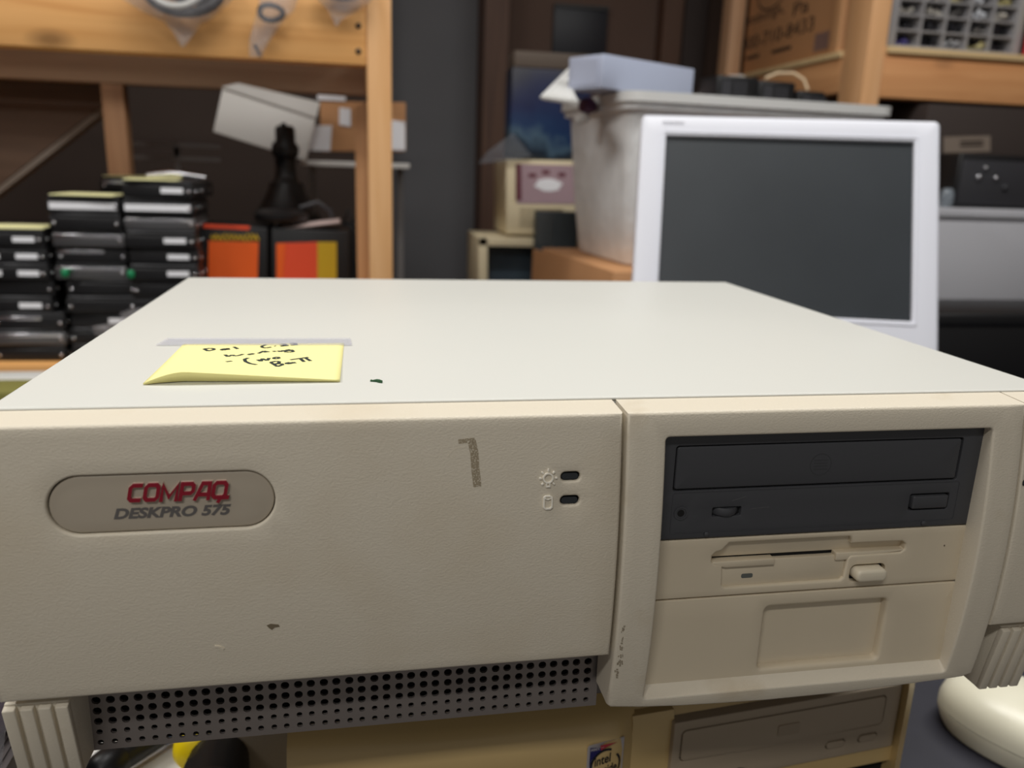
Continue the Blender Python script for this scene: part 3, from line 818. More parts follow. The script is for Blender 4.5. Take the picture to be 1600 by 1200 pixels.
# clutter past the left foot
M_mesh = mat('grey_ribbed_plastic', (92, 86, 86), 0.6)
tr = thing('ribbed_tray', 'grey ribbed plastic tray beside the left foot', 'tray', (-98, 70, DZ))
box((-150, 0, DZ), (-46, 140, DZ+70)).build('tray_body', M_mesh, tr, bevel=2)
for k in range(26):
    rbx = box((-148+4*k, -1.2, DZ+2), (-146.4+4*k, 0.5, DZ+70)); rbx.box((-148+4*k, -0.5, DZ+69), (-146.4+4*k, 139, DZ+71)); rbx.build('rib', M_mesh, tr)
M_clearp = clear('clear_sleeve_plastic', (232, 232, 238), 0.25, 0.1)
cs = MB()
for k in range(4):
    cs.prism([(-100+k*9, 20+k*12), (-49+k*.8, 34+k*12), (-49+k*.8, 35+k*12), (-100+k*9, 21+k*12)], lambda p: (p[0], p[1], DZ+73), lambda p: (p[0]+16, p[1], DZ+150))
tag(cs.build('plastic_sleeve', M_clearp), 'clear plastic sleeve leaning beside the left foot', 'sleeve')
tag(MB().lathe([(2, 0), (15, 2), (19, 16), (18, 34), (10, 46), (3, 48)], (-66, 108, DZ+73), 'z', 18).build('purple_pouch', mat('purple_fabric', (92, 36, 88), .7), smooth=70), 'small purple pouch behind the clear sleeve beside the left foot', 'pouch')
# ------------------------------------------------------------------ left wooden shelf
W1, W2 = (214, 152, 84), (240, 184, 116)
WX = wood('pine_grain_along_x', W1, W2, 'x'); WY = wood('pine_grain_along_y', W1, W2, 'y'); WZ = wood('pine_grain_along_z', (222, 168, 110), (240, 192, 140), 'z')
WR = wood('pine_rail_reddish', (204, 142, 90), (226, 166, 112), 'x')
WD = wood('dull_pine_board', (168, 138, 112), (188, 158, 130), 'x')  # duller and greyer than the front beams
sh = thing('wooden_shelf', 'open pine shelf unit at the left holding the hard drives', 'shelf', (-280, 1280, -1050))
box((137, 1000, -1050), (173, 1089, 1100)).build('post', WZ, sh, bevel=1.5)
st2 = MB(); A2, B2 = at(556, 300, 1092), at(578, 300, 1092)
st2.prism([(A2[0], -225), (B2[0], -225), (B2[0], at(570, 155, 1092)[2]), (A2[0], at(556, 172, 1092)[2])], lambda p: (p[0], 1092, p[1]), lambda p: (p[0], 1130, p[1]))
st2.build('rear_stud', wood('pine_stud_tan', (200, 150, 104), (218, 170, 122), 'z'), sh, bevel=1)
box((-960, 1000, -1050), (-924, 1089, 1100)).build('post', WZ, sh, bevel=1.5)
fb = box((-960, 1002, 227), (136.5, 1040, 318)).build('front_beam', WX, sh, bevel=1.5)
box((-960, 1002, 319), (136.5, 1040, 357)).build('upper_beam', wood('pine_yellowish', (206, 152, 80), (228, 180, 104), 'x'), sh, bevel=1.5)
box((-960, 1480, 222), (150, 1518, 311)).build('rear_beam', WD, sh, bevel=1.5)
box((137, 1089, 227), (173, 1560, 311)).build('side_beam', WY, sh, bevel=1.5)
box((-960, 1003, 358), (173, 1110, 372)).build('deck_board', WX, sh, bevel=1)  # unseen deck, added to darken what stands below it
box((-960, 1300, 358), (173, 1560, 372)).build('deck_board', WX, sh, bevel=1)  # unseen too; gap in front lets lamp light reach the white box
box((-960, 1000, -262), (136.5, 1560, -226)).build('bottom_board', WX, sh, bevel=1.5)
box((-372, 1482, -225), (-331, 1518, 221)).build('rear_post', wood('brown_pine', (158, 116, 82), (178, 136, 98), 'z'), sh, bevel=1.5)
for vz in (40, 80):
    P = at(560, vz, 1001)
    MB().lathe([(4.2, 0), (4.2, -1.2), (2.5, -1.8), (2.5, -1.2)], (P[0], 1002, P[2]), 'y', 12).build('screw_head', mat('dark_screw', (62, 52, 48), .4, .6), fb)
# sloping stringer board at the far left
sg_ = MB(); A = at(-60, 335, 1560); B = at(158, 166, 1560)
A = B+(A-B)*((B[2]+225)/(B[2]-A[2]))          # the slope runs on down to the bench
sg_.prism(ccw([(A[0], A[2]), (B[0], B[2]), (B[0]+10, 330), (A[0]-40, 330), (A[0]-40, A[2])]), lambda p: (p[0], 1560, p[1]), lambda p: (p[0], 1600, p[1]))
tag(sg_.build('sloping_board', wood('dark_stringer', (92, 72, 58), (108, 86, 70), 'x')), 'brown sloping board behind the left shelf', 'board')
eg = MB(); eg.prism(ccw([(A[0], A[2]-1.5), (B[0], B[2]-1.5), (B[0], B[2]-15), (A[0], A[2]-15)]), lambda p: (p[0], 1562, p[1]), lambda p: (p[0], 1600, p[1]))
tag(eg.build('edge_batten', mat('grey_brown_batten', (138, 128, 118), .8)), 'pale batten along the lower edge of the sloping board', 'batten')

# hard drive stacks
M_hd = mat('black_drive_casting', (34, 34, 36), 0.38, metal=0.3, bump=0.1, bscale=300)
M_hdtop = mat('dark_drive_cover', (58, 58, 60), 0.35, metal=0.6)
M_lab = mat('white_drive_label', (246, 247, 252), 0.35)
M_steel = mat('bright_steel', (220, 220, 225), 0.18, metal=1.0)
M_hdsil = mat('silver_drive_casting', (120, 120, 122), 0.35, metal=0.8)
M_grn = mat('green_connector', (20, 132, 84), 0.4)
protos = {}
def drive_parts(root, kind):
    """local millimetres, front at y=0, standing on z=0"""
    L = dict(world=False)
    box((-50.8, 0, 0.2), (50.8, 147, 19)).build('drive_case', M_hdsil if kind == 'silver' else M_hd, root, bevel=1.2, **L)
    box((-49.5, 1.5, 19), (49.5, 145, 25.0)).build('drive_cover', M_hdtop, root, bevel=1.8, **L)
    def lab(x0, x1, z0=6, z1=14): box((x0, -0.5, z0), (x1, 0.4, z1)).build('drive_label', M_lab, root, **L)
    if kind == 'two': lab(-46, -14); lab(8, 38)
    elif kind == 'one': lab(4, 36, 7, 15)
    elif kind == 'wide': lab(-48, 46, 5, 15)
    elif kind == 'bar':
        box((-46, -0.6, 14), (18, 0.5, 19)).build('steel_bar', M_steel, root, bevel=.4, **L)
    elif kind == 'silver': box((-48, -0.8, 13), (47, 0.5, 18.5)).build('steel_bar', M_steel, root, bevel=.4, **L)
    for x in ((-44, 44) if kind in ('plain', 'bar') else (44,)):
        MB().lathe([(2.6, 0.2), (2.6, -1), (1.4, -1.8)], (x, 0, 9.5), 'y', 10).build('screw', M_steel, root, smooth=60, **L)
    for yy in (16, 60, 120):
        MB().lathe([(2.2, -0.2), (2.2, 1), (1.2, 1.6)], (50.8, yy, 9.5), 'x', 10).build('screw', M_steel, root, smooth=60, **L)
def copy_tree(o, parent=None):
    c = o.copy(); COL.objects.link(c)
    if parent: c.parent = parent
    for ch in list(o.children): copy_tree(ch, c)
    return c
ORD = ['lowest', 'second', 'third', 'fourth', 'fifth', 'sixth', 'seventh', 'eighth', 'ninth', 'tenth', 'eleventh', 'twelfth', 'thirteenth']
KW = {'two': 'with two small white labels', 'one': 'with one small white label', 'wide': 'with one long white label', 'bar': 'with a steel bar', 'silver': 'with a bright front edge', 'plain': 'with a bare black front'}
def stack(name, cx, cy, kinds, base=-226):
    for i, k in enumerate(kinds):
        lab = f'hard drive {KW[k]}, {ORD[i]}{" from the bottom" if i else ""} of the {name}'
        x, y, z = cx(i)+rnd.uniform(-2.5, 2.5), cy+rnd.uniform(-5, 5), base+0.1+i*25.2
        a = rnd.uniform(-.035, .035)
        if k in protos:
            r_ = copy_tree(protos[k]); r_.location = (x*S, y*S, z*S); r_.rotation_euler = (0, 0, a)
            tag(r_, lab, 'hard drive', 'hard drives stacked on the left shelf')
        else:
            r_ = thing('hard_drive', lab, 'hard drive', (x, y, z), a, 'hard drives stacked on the left shelf')
            drive_parts(r_, k); protos[k] = r_
    return base+0.1+len(kinds)*25.2
zA = stack('short stack', lambda i: -392+(14 if i < 3 else 0), 1032, ['plain', 'silver', 'bar', 'one', 'plain', 'two', 'two', 'two'])
zB = stack('middle stack', lambda i: -272 if i < 5 else -283, 1036, ['plain', 'plain', 'one', 'plain', 'plain', 'silver', 'bar', 'silver', 'plain', 'wide'])
zC = stack('tall stack', lambda i: -178, 1034, ['plain', 'bar', 'plain', 'one', 'plain', 'one', 'one', 'one', 'silver', 'wide', 'one'])
zD = stack('rear stack', lambda i: -268+i, 1200, ['plain', 'one', 'plain', 'plain', 'plain', 'plain', 'bar', 'plain', 'plain', 'plain', 'bar'])
M_pale = mat('pale_yellow_paper', (252, 248, 190), 0.8, spec=0.1)
def pad(cx, y0, z, w, d, lab, rot=0.0):
    mb = MB(); mb.prism([(-w/2, 0), (w/2, 0), (w/2, d), (-w/2, d)], lambda p: (p[0], p[1], 0), lambda p: (p[0], p[1], 1.6))
    T = Matrix.Translation((cx, y0, z)) @ Matrix.Rotation(rot, 4, 'Z'); mb.v = [T @ p for p in mb.v]
    tag(mb.build('sticky_note', M_pale), lab, 'sticky note', 'yellow notes on the hard drive stacks')
pad(-385, 1028, zA+.1, 84, 76, 'pale yellow note on top of the short stack of drives', .06)
pad(-285, 1028, zB+.1, 90, 80, 'pale yellow note on top of the middle stack of drives', -.08)
pad(-186, 1028, zC+.1, 76, 76, 'pale yellow note on top of the tall stack of drives', .1)
pad(-258, 1204, zD+.1, 90, 80, 'pale yellow note on top of the rear stack of drives', 0)
for u, v in ((102, 427), (205, 429)):
    P = at(u, v, 1030)
    tag(MB().lathe([(3, 0), (5.5, 1.5), (5.5, 11), (3, 13)], (P[0], 1030, P[2]-6), 'z', 12).build('green_clip', M_grn, smooth=60), f'green plastic clip wedged {"left" if u < 150 else "right"} of the middle stack', 'clip')
# silver bits on the top of the tall stack
tg = MB().tube([(-205, 1090, zC+6), (-170, 1092, zC+10), (-120, 1100, zC+5)], [4, 6, 3], 10)
tag(tg.build('foil_wrapper', M_steel, smooth=60), 'crumpled shiny foil wrapper on top of the tall stack', 'wrapper')

def crumple(name, c, r, m, lab, cat, seed=1, amp=.3, n=22, mrows=14):
    mb = MB(); q = random.Random(seed)
    ph = [(q.uniform(2, 6), q.uniform(2, 6), q.uniform(0, 6.28)) for _ in range(6)]
    for j in range(mrows+1):
        t = math.pi*j/mrows
        for i in range(n):
            a = 2*math.pi*i/n
            k = 1+amp*sum(math.sin(w[0]*a+w[1]*t+w[2]) for w in ph)/3+q.uniform(-.07, .07)
            st_ = max(0.02, math.sin(t))
            mb.v.append(Vector((c[0]+r[0]*k*st_*math.cos(a), c[1]+r[1]*k*st_*math.sin(a), c[2]+r[2]*k*math.cos(t))))
    for j in range(mrows):
        for i in range(n): mb.f.append((j*n+i, j*n+(i+1) % n, (j+1)*n+(i+1) % n, (j+1)*n+i))
    return tag(mb.build(name, m, smooth=30), lab, cat)
M_bag = clear('clear_bag_film', (220, 218, 222), 0.20, 0.1)
P = at(215, 485, 985)
crumple('plastic_bag', (P[0]+12, 985, -182), (62, 42, 36), M_bag, 'crumpled clear plastic bag before the drive stacks', 'plastic bag', 3)

# clear bags hanging over the front beam
def pouch(name, pts, yc, thick, lab, seed):
    """pts: rows of (v, u0, u1) in the picture of the bag, top first"""
    mb = MB(); q = random.Random(seed); n = 20
    for v, u0, u1 in pts:
        a, b = at(u0, v, yc), at(u1, v, yc)
        for i in range(n):
            t = 2*math.pi*i/n
            k = 1+q.uniform(-.05, .05)
            mb.v.append(Vector(((a[0]+b[0])/2+(b[0]-a[0])/2*math.cos(t)*k, yc+min(thick, (b[0]-a[0])*.4)*math.sin(t)*k, a[2]+q.uniform(-1.5, 1.5))))
    for j in range(len(pts)-1):
        for i in range(n): mb.f.append((j*n+i, j*n+(i+1) % n, (j+1)*n+(i+1) % n, (j+1)*n+i))
    mb.f.append([(len(pts)-1)*n+i for i in range(n)])
    root = thing(name, lab, 'plastic bag', (mb.v[-1].x, yc, mb.v[-1].z))
    mb.build('bag_film', M_bag, root, smooth=50)
    return root
M_coil = mat('black_cable', (34, 34, 40), 0.45); M_wh = mat('white_cable', (226, 226, 222), 0.45)
b1 = pouch('hanging_bag', [(-70, 205, 380), (-30, 190, 372), (0, 196, 352), (18, 222, 338), (34, 256, 316), (50, 270, 302), (64, 278, 293), (72, 283, 287)], 972, 24, 'clear bag of coiled cables hanging over the left shelf beam', 5)
def ring(u, v, y, ru, rv, rad, m, par, name='cable_coil'):
    c = at(u, v, y)
    MB().tube([(c[0]+ru*math.cos(2*math.pi*k/26), y+4*math.sin(4*math.pi*k/26), c[2]+rv*math.sin(2*math.pi*k/26)) for k in range(26)], rad, 8, True).build(name, m, par, smooth=60)
ring(285, -22, 972, 52, 34, 7, M_coil, b1); ring(272, -30, 968, 40, 32, 4.5, M_wh, b1); ring(300, -30, 974, 36, 26, 6, M_coil, b1)
b2 = pouch('hanging_bag', [(-60, 404, 470), (-20, 406, 470), (10, 404, 460), (35, 397, 440), (60, 390, 422), (78, 388, 412), (88, 390, 408)], 980, 14, 'narrow clear bag holding a black ring, hanging from the shelf beam', 9)
ring(424, 20, 980, 16, 10, 4, M_coil, b2)
MB().tube([tuple(at(398, 70, 980)), tuple(at(407, 88, 980))], [3, 2], 8).build('black_tip', M_coil, b2)
b3 = pouch('hanging_bag', [(-60, 480, 600), (-20, 490, 588), (0, 498, 578), (15, 512, 556), (30, 520, 534), (40, 524, 527)], 980, 16, 'small clear pointed bag hanging near the pine post', 12)
ring(535, -18, 980, 30, 12, 5, M_coil, b3)

# rear rails, boxes and the joystick on the left shelf
M_grey = mat('grey_rail', (120, 118, 118), 0.5)
rl = thing('wall_rack', 'thin grey two-rail rack behind the drive stacks', 'rack', (-230, 1620, 60))
for v in (224, 245):
    a, b = at(205, v, 1620), at(345, v+3, 1620)
    box((a[0], 1616, a[2]-4), (b[0], 1624, a[2]+4)).build('rail', M_grey, rl)
a = at(275, 222, 1620); c_ = at(275, 248, 1620)
box((a[0]-6, 1617, c_[2]), (a[0]+6, 1623, a[2])).build('bracket', M_grey, rl)
box((a[0]-5, 1617, -230), (a[0]+5, 1623, a[2])).build('upright', M_grey, rl)

M_wbox = mat('off_white_card', (218, 216, 212), 0.7)
M_card = mat('brown_cardboard', (192, 142, 98), 0.8, bump=0.1, bscale=200, var=0.06)
def obox(name, lab, cat, corners, y, depth, m, extra=None):
    """box whose front outline is four picture corners at depth y"""
    P = [at(u, v, y) for u, v in corners]
    mb = MB(); mb.prism(ccw([(p[0], p[2]) for p in P]), lambda p: (p[0], y, p[1]), lambda p: (p[0], y+depth, p[1]))
    lo = min(mb.v, key=lambda p: p.z)
    r_ = thing(name, lab, cat, (sum(p[0] for p in P)/4, y+depth/2, lo.z))
    mb.build('box_body', m, r_, bevel=1.5)
    return r_
def patch(name, corners, y, m, par, d=1.2):
    P = [at(u, v, y) for u, v in corners]
    return MB().prism(ccw([(p[0], p[2]) for p in P]), lambda p: (p[0], y-d, p[1]), lambda p: (p[0], y+.3, p[1])).build(name, m, par)
ws = thing('wall_shelf', 'white edged narrow shelf carrying the boxes behind the pine post', 'shelf', (150, 1500, -226))
P = [at(470, 250, 1400), at(640, 252, 1400)]
box((P[0][0], 1400, P[0][2]-10), (P[1][0], 1560, P[0][2])).build('shelf_board', M_wbox, ws, bevel=1)
for xx in (P[0][0]+6, P[1][0]-20): box((xx, 1530, -226), (xx+14, 1556, P[0][2]-10)).build('support', M_grey, ws)
shz = P[0][2]
wb = obox('white_box', 'tilted off-white box leaning behind the joystick', 'box', [(333, 206), (348, 136), (494, 182), (478, 252)], 1385, 10, M_wbox)
wbl = patch('box_lid', [(346, 136), (372, 130), (500, 160), (494, 184)], 1383, M_wbox, wb, 2)
cb_ = obox('cardboard_box', 'brown cardboard box with white labels behind the left pine post', 'box', [(500, 236), (500, 158), (634, 160), (634, 236)], 1420, 120, M_card)
for c4 in ([(480, 235), (484, 196), (519, 196), (516, 236)], [(530, 195), (530, 168), (548, 170), (548, 198)], [(612, 234), (612, 188), (633, 190), (633, 235)], [(496, 156), (496, 148), (540, 151), (540, 158)]):
    patch('white_label', c4, 1418, M_lab, cb_)
# joystick silhouette
M_blackp = mat('black_plastic', (20, 20, 22), 0.45)
js = at(450, 345, 1240)
jx = js[0]
jo = thing('joystick', 'black joystick standing behind the orange boxes', 'joystick', (jx, 1240, js[2]))
jz = js[2]
tz = lambda v: at(450, v, 1240)[2]
MB().lathe([(58, jz), (58, jz+14), (50, jz+22), (32, tz(292)-4), (30, tz(285))], (jx, 1240, 0), 'z', 28).build('base', M_blackp, jo, smooth=40)
MB().tube([(jx, 1240, tz(288)), (jx, 1240, tz(280)), (jx, 1238, tz(262)), (jx, 1236, tz(246)), (jx, 1234, tz(242)), (jx+1, 1232, tz(232)), (jx+1, 1230, tz(226)), (jx+2, 1228, tz(222)), (jx+2, 1228, tz(202)), (jx+2, 1228, tz(197))], [30, 21, 18, 19, 23, 24, 22, 17, 17, 13], 18).build('grip', M_blackp, jo, smooth=60)
MB().lathe([(5, 0), (5, 5), (3, 7)], (jx, 1228, tz(199)), 'z', 12).build('thumb_button', M_blackp, jo, smooth=60)
MB().lathe([(5, 0), (5, -5), (3, -7)], (jx-4, 1206, tz(232)), 'y', 12).build('trigger', M_blackp, jo, smooth=60)
# black retail boxes with orange fronts
M_or = mat('orange_print', (232, 96, 28), 0.5, var=0.12, vscale=12); M_or2 = mat('red_orange_print', (226, 78, 44), 0.5); M_ye = mat('mustard_print', (196, 160, 30), 0.5)
bz = -225.4
r1 = obox('retail_box', 'black retail box with an orange front and yellow lettering', 'box', [(312, 520), (314, 352), (418, 356), (418, 522)], 1090, 120, M_blackp)
patch('orange_panel', [(324, 515), (326, 376), (404, 378), (400, 518)], 1090, M_or, r1)
zg = MB(); q = random.Random(4); pts = []
for k in range(22): 
    p = at(330+3.5*k, 371+(6 if k % 2 else -6)*q.uniform(.4, 1), 1088); pts.append((p[0], p[2]))
zg.ribbon(pts, 3.4, lambda p: (p[0], 1087.6, p[1]), lambda p: (p[0], 1090, p[1])); zg.build('yellow_lettering', M_ye, r1)
patch('red_strip', [(318, 356), (318, 350), (390, 353), (390, 359)], 1090, M_or2, r1)
r2 = obox('retail_box', 'black retail box with a red-orange front and mustard edge stripe', 'box', [(424, 522), (424, 356), (546, 362), (546, 524)], 1092, 120, M_blackp)
patch('orange_panel', [(432, 518), (432, 380), (496, 378), (496, 518)], 1092, M_or2, r2)
patch('mustard_stripe', [(496, 518), (496, 378), (526, 378), (526, 518)], 1092, M_ye, r2)
patch('orange_edge', [(432, 518), (432, 380), (446, 380), (438, 518)], 1091, M_or, r2)
pk = MB(); a, b = at(436, 360, 1086), at(530, 349, 1086)
pk.tube([(a[0], 1092, a[2]), (b[0], 1092, b[2])], 4.6, 8)
pk.v = [Vector((p.x, 1092+(p.y-1092)*9+45, p.z)) for p in pk.v]
tag(pk.build('thin_case', mat('pinkish_white_plastic', (226, 204, 200), .5), smooth=60), 'thin pinkish white case lying on the mustard striped box', 'case')
M_dkgrey = mat('dark_grey_plastic', (58, 58, 62), 0.35)
aj = at(440, 335, 1130)
ad = thing('power_adapter', 'dark grey adapter lying before the joystick', 'adapter', (aj[0], 1125, aj[2]))
MB().lathe([(40, -10), (44, -6), (44, 2), (34, 8)], (aj[0], 1125, aj[2]), 'z', 16).build('adapter_body', M_blackp, ad, smooth=50)
MB().tube([(aj[0]+30, 1125, aj[2]+12), (aj[0]+60, 1128, aj[2]+22), (aj[0]+80, 1130, aj[2]+8), (aj[0]+84, 1130, aj[2]-4)], 4, 8).build('adapter_cord', M_dkgrey, ad, smooth=60)
cn = at(542, 390, 1130)
cm = thing('camera_case', 'black soft case between the mustard striped box and the pine post', 'case', (cn[0], 1240, bz))
MB().lathe([(24, bz), (25, bz+150), (22, cn[2]+28), (10, cn[2]+40)], (cn[0]+2, 1240, 0), 'z', 18).build('case_body', M_blackp, cm, smooth=40)
MB().tube([(cn[0]-8, 1240, cn[2]+34), (cn[0]+2, 1238, cn[2]+62), (cn[0]+12, 1240, cn[2]+34)], 3, 8).build('strap', M_blackp, cm, smooth=60)

# flat things on the bench left of the computer
tr2 = thing('flat_case', 'flat dark case with a white rim before the left shelf', 'case', (-330, 900, DZ))
a = at(0, 603, 890)
box((-460, 890, DZ), (-240, 955, a[2]-3)).build('case_body', M_dkgrey, tr2, bevel=2)
box((-462, 888, a[2]-4), (-238, 957, a[2]+4)).build('white_rim', M_wh, tr2, bevel=1.5)
a = at(5, 617, 800)
tag(box((a[0]-60, 800, DZ), (a[0]+18, 860, a[2]+6)).build('olive_pouch', mat('olive_fabric', (128, 124, 62), .8), bevel=6, seg=3), 'olive pouch in front of the flat dark case', 'pouch')

# ------------------------------------------------------------------ the middle: dark back, poster, boxes
a = at(757, 60, 2150)
tag(box((a[0], 2150, -1050), (a[0]+70, 2298, 1395)).build('trim_1', wood('dark_brown_stud', (78, 54, 42), (98, 70, 54), 'z')), kind='structure')
b = at(1000, 60, 2220)
tag(box((a[0]+72, 2220, -1050), (b[0]+900, 2297, 1395)).build('wall_panel_rear', M_brownwall), kind='structure')
fr1 = thing('dark_picture', 'dark framed panel hanging on the brown rear wall', 'picture', (at(905, 95, 2210)[0], 2214, at(905, 95, 2210)[2]))
P = [at(862, 96, 2212), at(950, 12, 2212)]
box((P[0][0], 2205, P[0][2]), (P[1][0], 2219, P[1][2])).build('panel', mat('black_blue_panel', (30, 32, 40), .5), fr1, bevel=1)
for z_ in (P[0][2], P[1][2]-10): box((P[0][0], 2200, z_), (P[1][0], 2206, z_+10)).build('frame_bar', M_blackp, fr1)
for k, (u, w_, m_) in enumerate(((1035, 30, (96, 68, 52)), (1068, 34, (60, 48, 44)))):
    c0, c1 = at(u, 60, 2160), at(u+w_, 60, 2160)
    tag(box((c0[0], 2160, -1050), (c1[0], 2218, 1395)).build(f'trim_{k+2}', wood('stud_%d' % k, tuple(x*.85 for x in m_), m_, 'z')), kind='structure')
# shelf of stacked things at the back centre
M_bench2 = mat('dark_bench', (48, 46, 46), .8)
rb = thing('rear_table', 'dark table at the back holding the cream boxes', 'table', (900, 1500, -1050))
box((470, 1262, -290), (1090, 1800, -262)).build('table_top', M_bench2, rb, bevel=2)
for xx in (480, 1040):
    for yy in (1270, 1740): box((xx, yy, -1050), (xx+40, yy+40, -290)).build('leg', M_bench2, rb)
def gradmat(name, stops, axis, lo, hi, rough=.35):
    m = bpy.data.materials.new(name); m.use_nodes = True
    nt, N, L, p = nodes(m); p.inputs['Roughness'].default_value = rough
    tc = N.new('ShaderNodeTexCoord'); sp = N.new('ShaderNodeSeparateXYZ'); L.new(tc.outputs['Object'], sp.inputs[0])
    no = N.new('ShaderNodeTexNoise'); no.inputs['Scale'].default_value = 9; no.inputs['Detail'].default_value = 5; L.new(tc.outputs['Object'], no.inputs['Vector'])
    ad_ = N.new('ShaderNodeMath'); ad_.operation = 'MULTIPLY_ADD'; ad_.inputs[1].default_value = 0.16; L.new(no.outputs['Fac'], ad_.inputs[0]); L.new(sp.outputs[axis], ad_.inputs[2])
    mr = N.new('ShaderNodeMapRange'); mr.inputs[1].default_value = lo+.08; mr.inputs[2].default_value = hi+.08; L.new(ad_.outputs[0], mr.inputs[0])
    rp = N.new('ShaderNodeValToRGB'); L.new(mr.outputs[0], rp.inputs[0])
    e = rp.color_ramp.elements
    while len(e) < len(stops): e.new(.5)
    for el, (pos, c) in zip(e, stops): el.position = pos; el.color = (*lin(c), 1)
    L.new(rp.outputs[0], p.inputs['Base Color'])
    return m
P = [at(790, 247, 1400), at(898, 82, 1400)]
zp0 = P[0][2]; zp1 = P[1][2]
sb = thing('software_box', 'tall dark blue printed box standing on the cream box', 'box', ((P[0][0]+P[1][0])/2+20, 1440, zp0))
box((P[0][0]+8, 1400, zp0), (P[1][0]+40, 1470, zp1-34)).build('box_body', gradmat('blue_ocean_print', [(0, (54, 58, 52)), (.14, (30, 44, 60)), (.22, (74, 98, 118)), (.3, (34, 58, 96)), (.55, (26, 36, 76)), (1, (20, 22, 40))], 2, 0, (zp1-zp0-34)*S), sb, bevel=1.5)
box((P[0][0]+12, 1402, zp1-34), (P[1][0]+36, 1468, zp1-2)).build('box_top', mat('brown_box_top', (92, 80, 70), .7), sb, bevel=3)
bgp = MB(); A_ = [at(746, 256, 1395), at(762, 236, 1395), at(800, 208, 1395), at(830, 244, 1395), at(800, 252, 1395)]
bgp.prism(ccw([(p[0], p[2]) for p in A_]), lambda p: (p[0], 1378, p[1]), lambda p: (p[0], 1397, p[1]))
tag(bgp.build('bag_corner', clear('milky_film', (140, 146, 156), .24, .2), bevel=3), 'corner of a milky plastic bag beside the dark blue box', 'bag')
# cream box with a pink picture label
M_creamb = mat('cream_card', (228, 214, 180), .6); M_pinkl = mat('pink_grey_label', (172, 146, 154), .6); M_wine = mat('wine_red_print', (104, 50, 62), .6)
pb = obox('cream_box', 'cream box with a pink picture label and a wine red strip', 'box', [(791, 366), (791, 249), (925, 252), (925, 368)], 1392, 160, M_creamb)
patch('pink_label', [(808, 318), (808, 256), (925, 259), (925, 319)], 1392, M_pinkl, pb)
patch('red_strip', [(806, 312), (806, 256), (814, 256), (815, 312)], 1390, M_wine, pb)
cl = MB(); c = at(857, 289, 1390)
cl.prism([(c[0]+28*math.cos(2*math.pi*k/24)*(1+.12*math.sin(6*math.pi*k/12)), c[2]+13*math.sin(2*math.pi*k/24)) for k in range(24)], lambda p: (p[0], 1390.2, p[1]), lambda p: (p[0], 1392, p[1])); cl.build('white_emblem', M_lab, pb)
for (u, v) in ((832, 274), (853, 269), (878, 273)):
    c = at(u, v, 1390); box((c[0]-8, 1390.3, c[2]-4), (c[0]+8, 1392, c[2]+4)).build('red_mark', M_wine, pb)
for v in (326, 334, 342, 350): patch('print_line', [(812, v+2.5), (812, v), (836 if v > 330 else 880, v), (836 if v > 330 else 880, v+2.5)], 1391.5, mat('faint_print', (160, 146, 118), .6), pb)
bz2 = at(800, 367, 1392)[2]
cfz = at(800, 440, 1392)[2]
# cream open frame below it
cf = thing('cream_tray', 'open cream framed tray with a dark blue lining below the pink labelled box', 'tray', (at(790, 440, 1380)[0], 1450, -262))
for c4 in ([(747, 470), (748, 371), (762, 371), (762, 470)], [(748, 384), (748, 371), (926, 374), (926, 388)]):
    P = [at(u, v, 1376) for u, v in c4]
    MB().prism(ccw([(p[0], p[2]) for p in P]), lambda p: (p[0], 1376, p[1]), lambda p: (p[0], 1560, p[1])).build('frame_bar', M_creamb, cf, bevel=1)
P = [at(762, 470, 1420), at(926, 386, 1420)]
box((P[0][0], 1420, -262), (P[1][0], 1555, P[1][2])).build('lining', gradmat('dark_blue_lining', [(0, (44, 56, 66)), (.5, (70, 84, 96)), (1, (40, 50, 58))], 0, -.08, .12), cf)
P = [at(748, 470, 1378), at(926, 470, 1378)]
box((P[0][0], 1378, -262), (P[1][0], 1558, P[0][2])).build('tray_side', M_creamb, cf)
gb = thing('ribbed_case', 'grey ribbed case in front of the pink labelled box', 'case', (at(858, 380, 1340)[0], 1350, -262))
P = [at(838, 384, 1340), at(905, 332, 1340)]
box((P[0][0], 1345, -262), (P[1][0], 1374, P[1][2])).build('case_body', mat('dark_teal_grey', (58, 66, 70), .5), gb, bevel=1)
for k in range(6):
    P = [at(841+4.2*k, 382, 1342), at(843.4+4.2*k, 334, 1342)]
    box((P[0][0], 1341, P[0][2]), (P[1][0], 1346, P[1][2])).build('rib', mat('pale_grey_rib', (128, 126, 122), .5), gb)

# brown carton under the bin
ca = thing('carton', 'brown cardboard carton under the translucent bin', 'box', (640, 1000, DZ))
YAW = math.radians(5)
cr = Matrix.Translation((514, 900, 0)) @ Matrix.Rotation(YAW, 4, 'Z')
cbx = MB(); cbx.box((-20, -30, DZ), (380, 330, -58), cr); cbx.build('carton_body', M_card, ca, bevel=2)
a, b = at(824, 379, 1290), at(980, 430, 880)
fp = MB(); F = [Vector((a[0], 1235, a[2]-8)), Vector((b[0], 872, b[2])), Vector((b[0]+3, 872, DZ)), Vector((a[0], 1235, DZ))]
fp.add([*F, *[p+Vector((6, 1, 0)) for p in F]], [(0, 1, 2, 3), (4, 7, 6, 5), (0, 4, 5, 1), (1, 5, 6, 2), (2, 6, 7, 3), (3, 7, 4, 0)])
fp.build('carton_flap', M_card, ca)

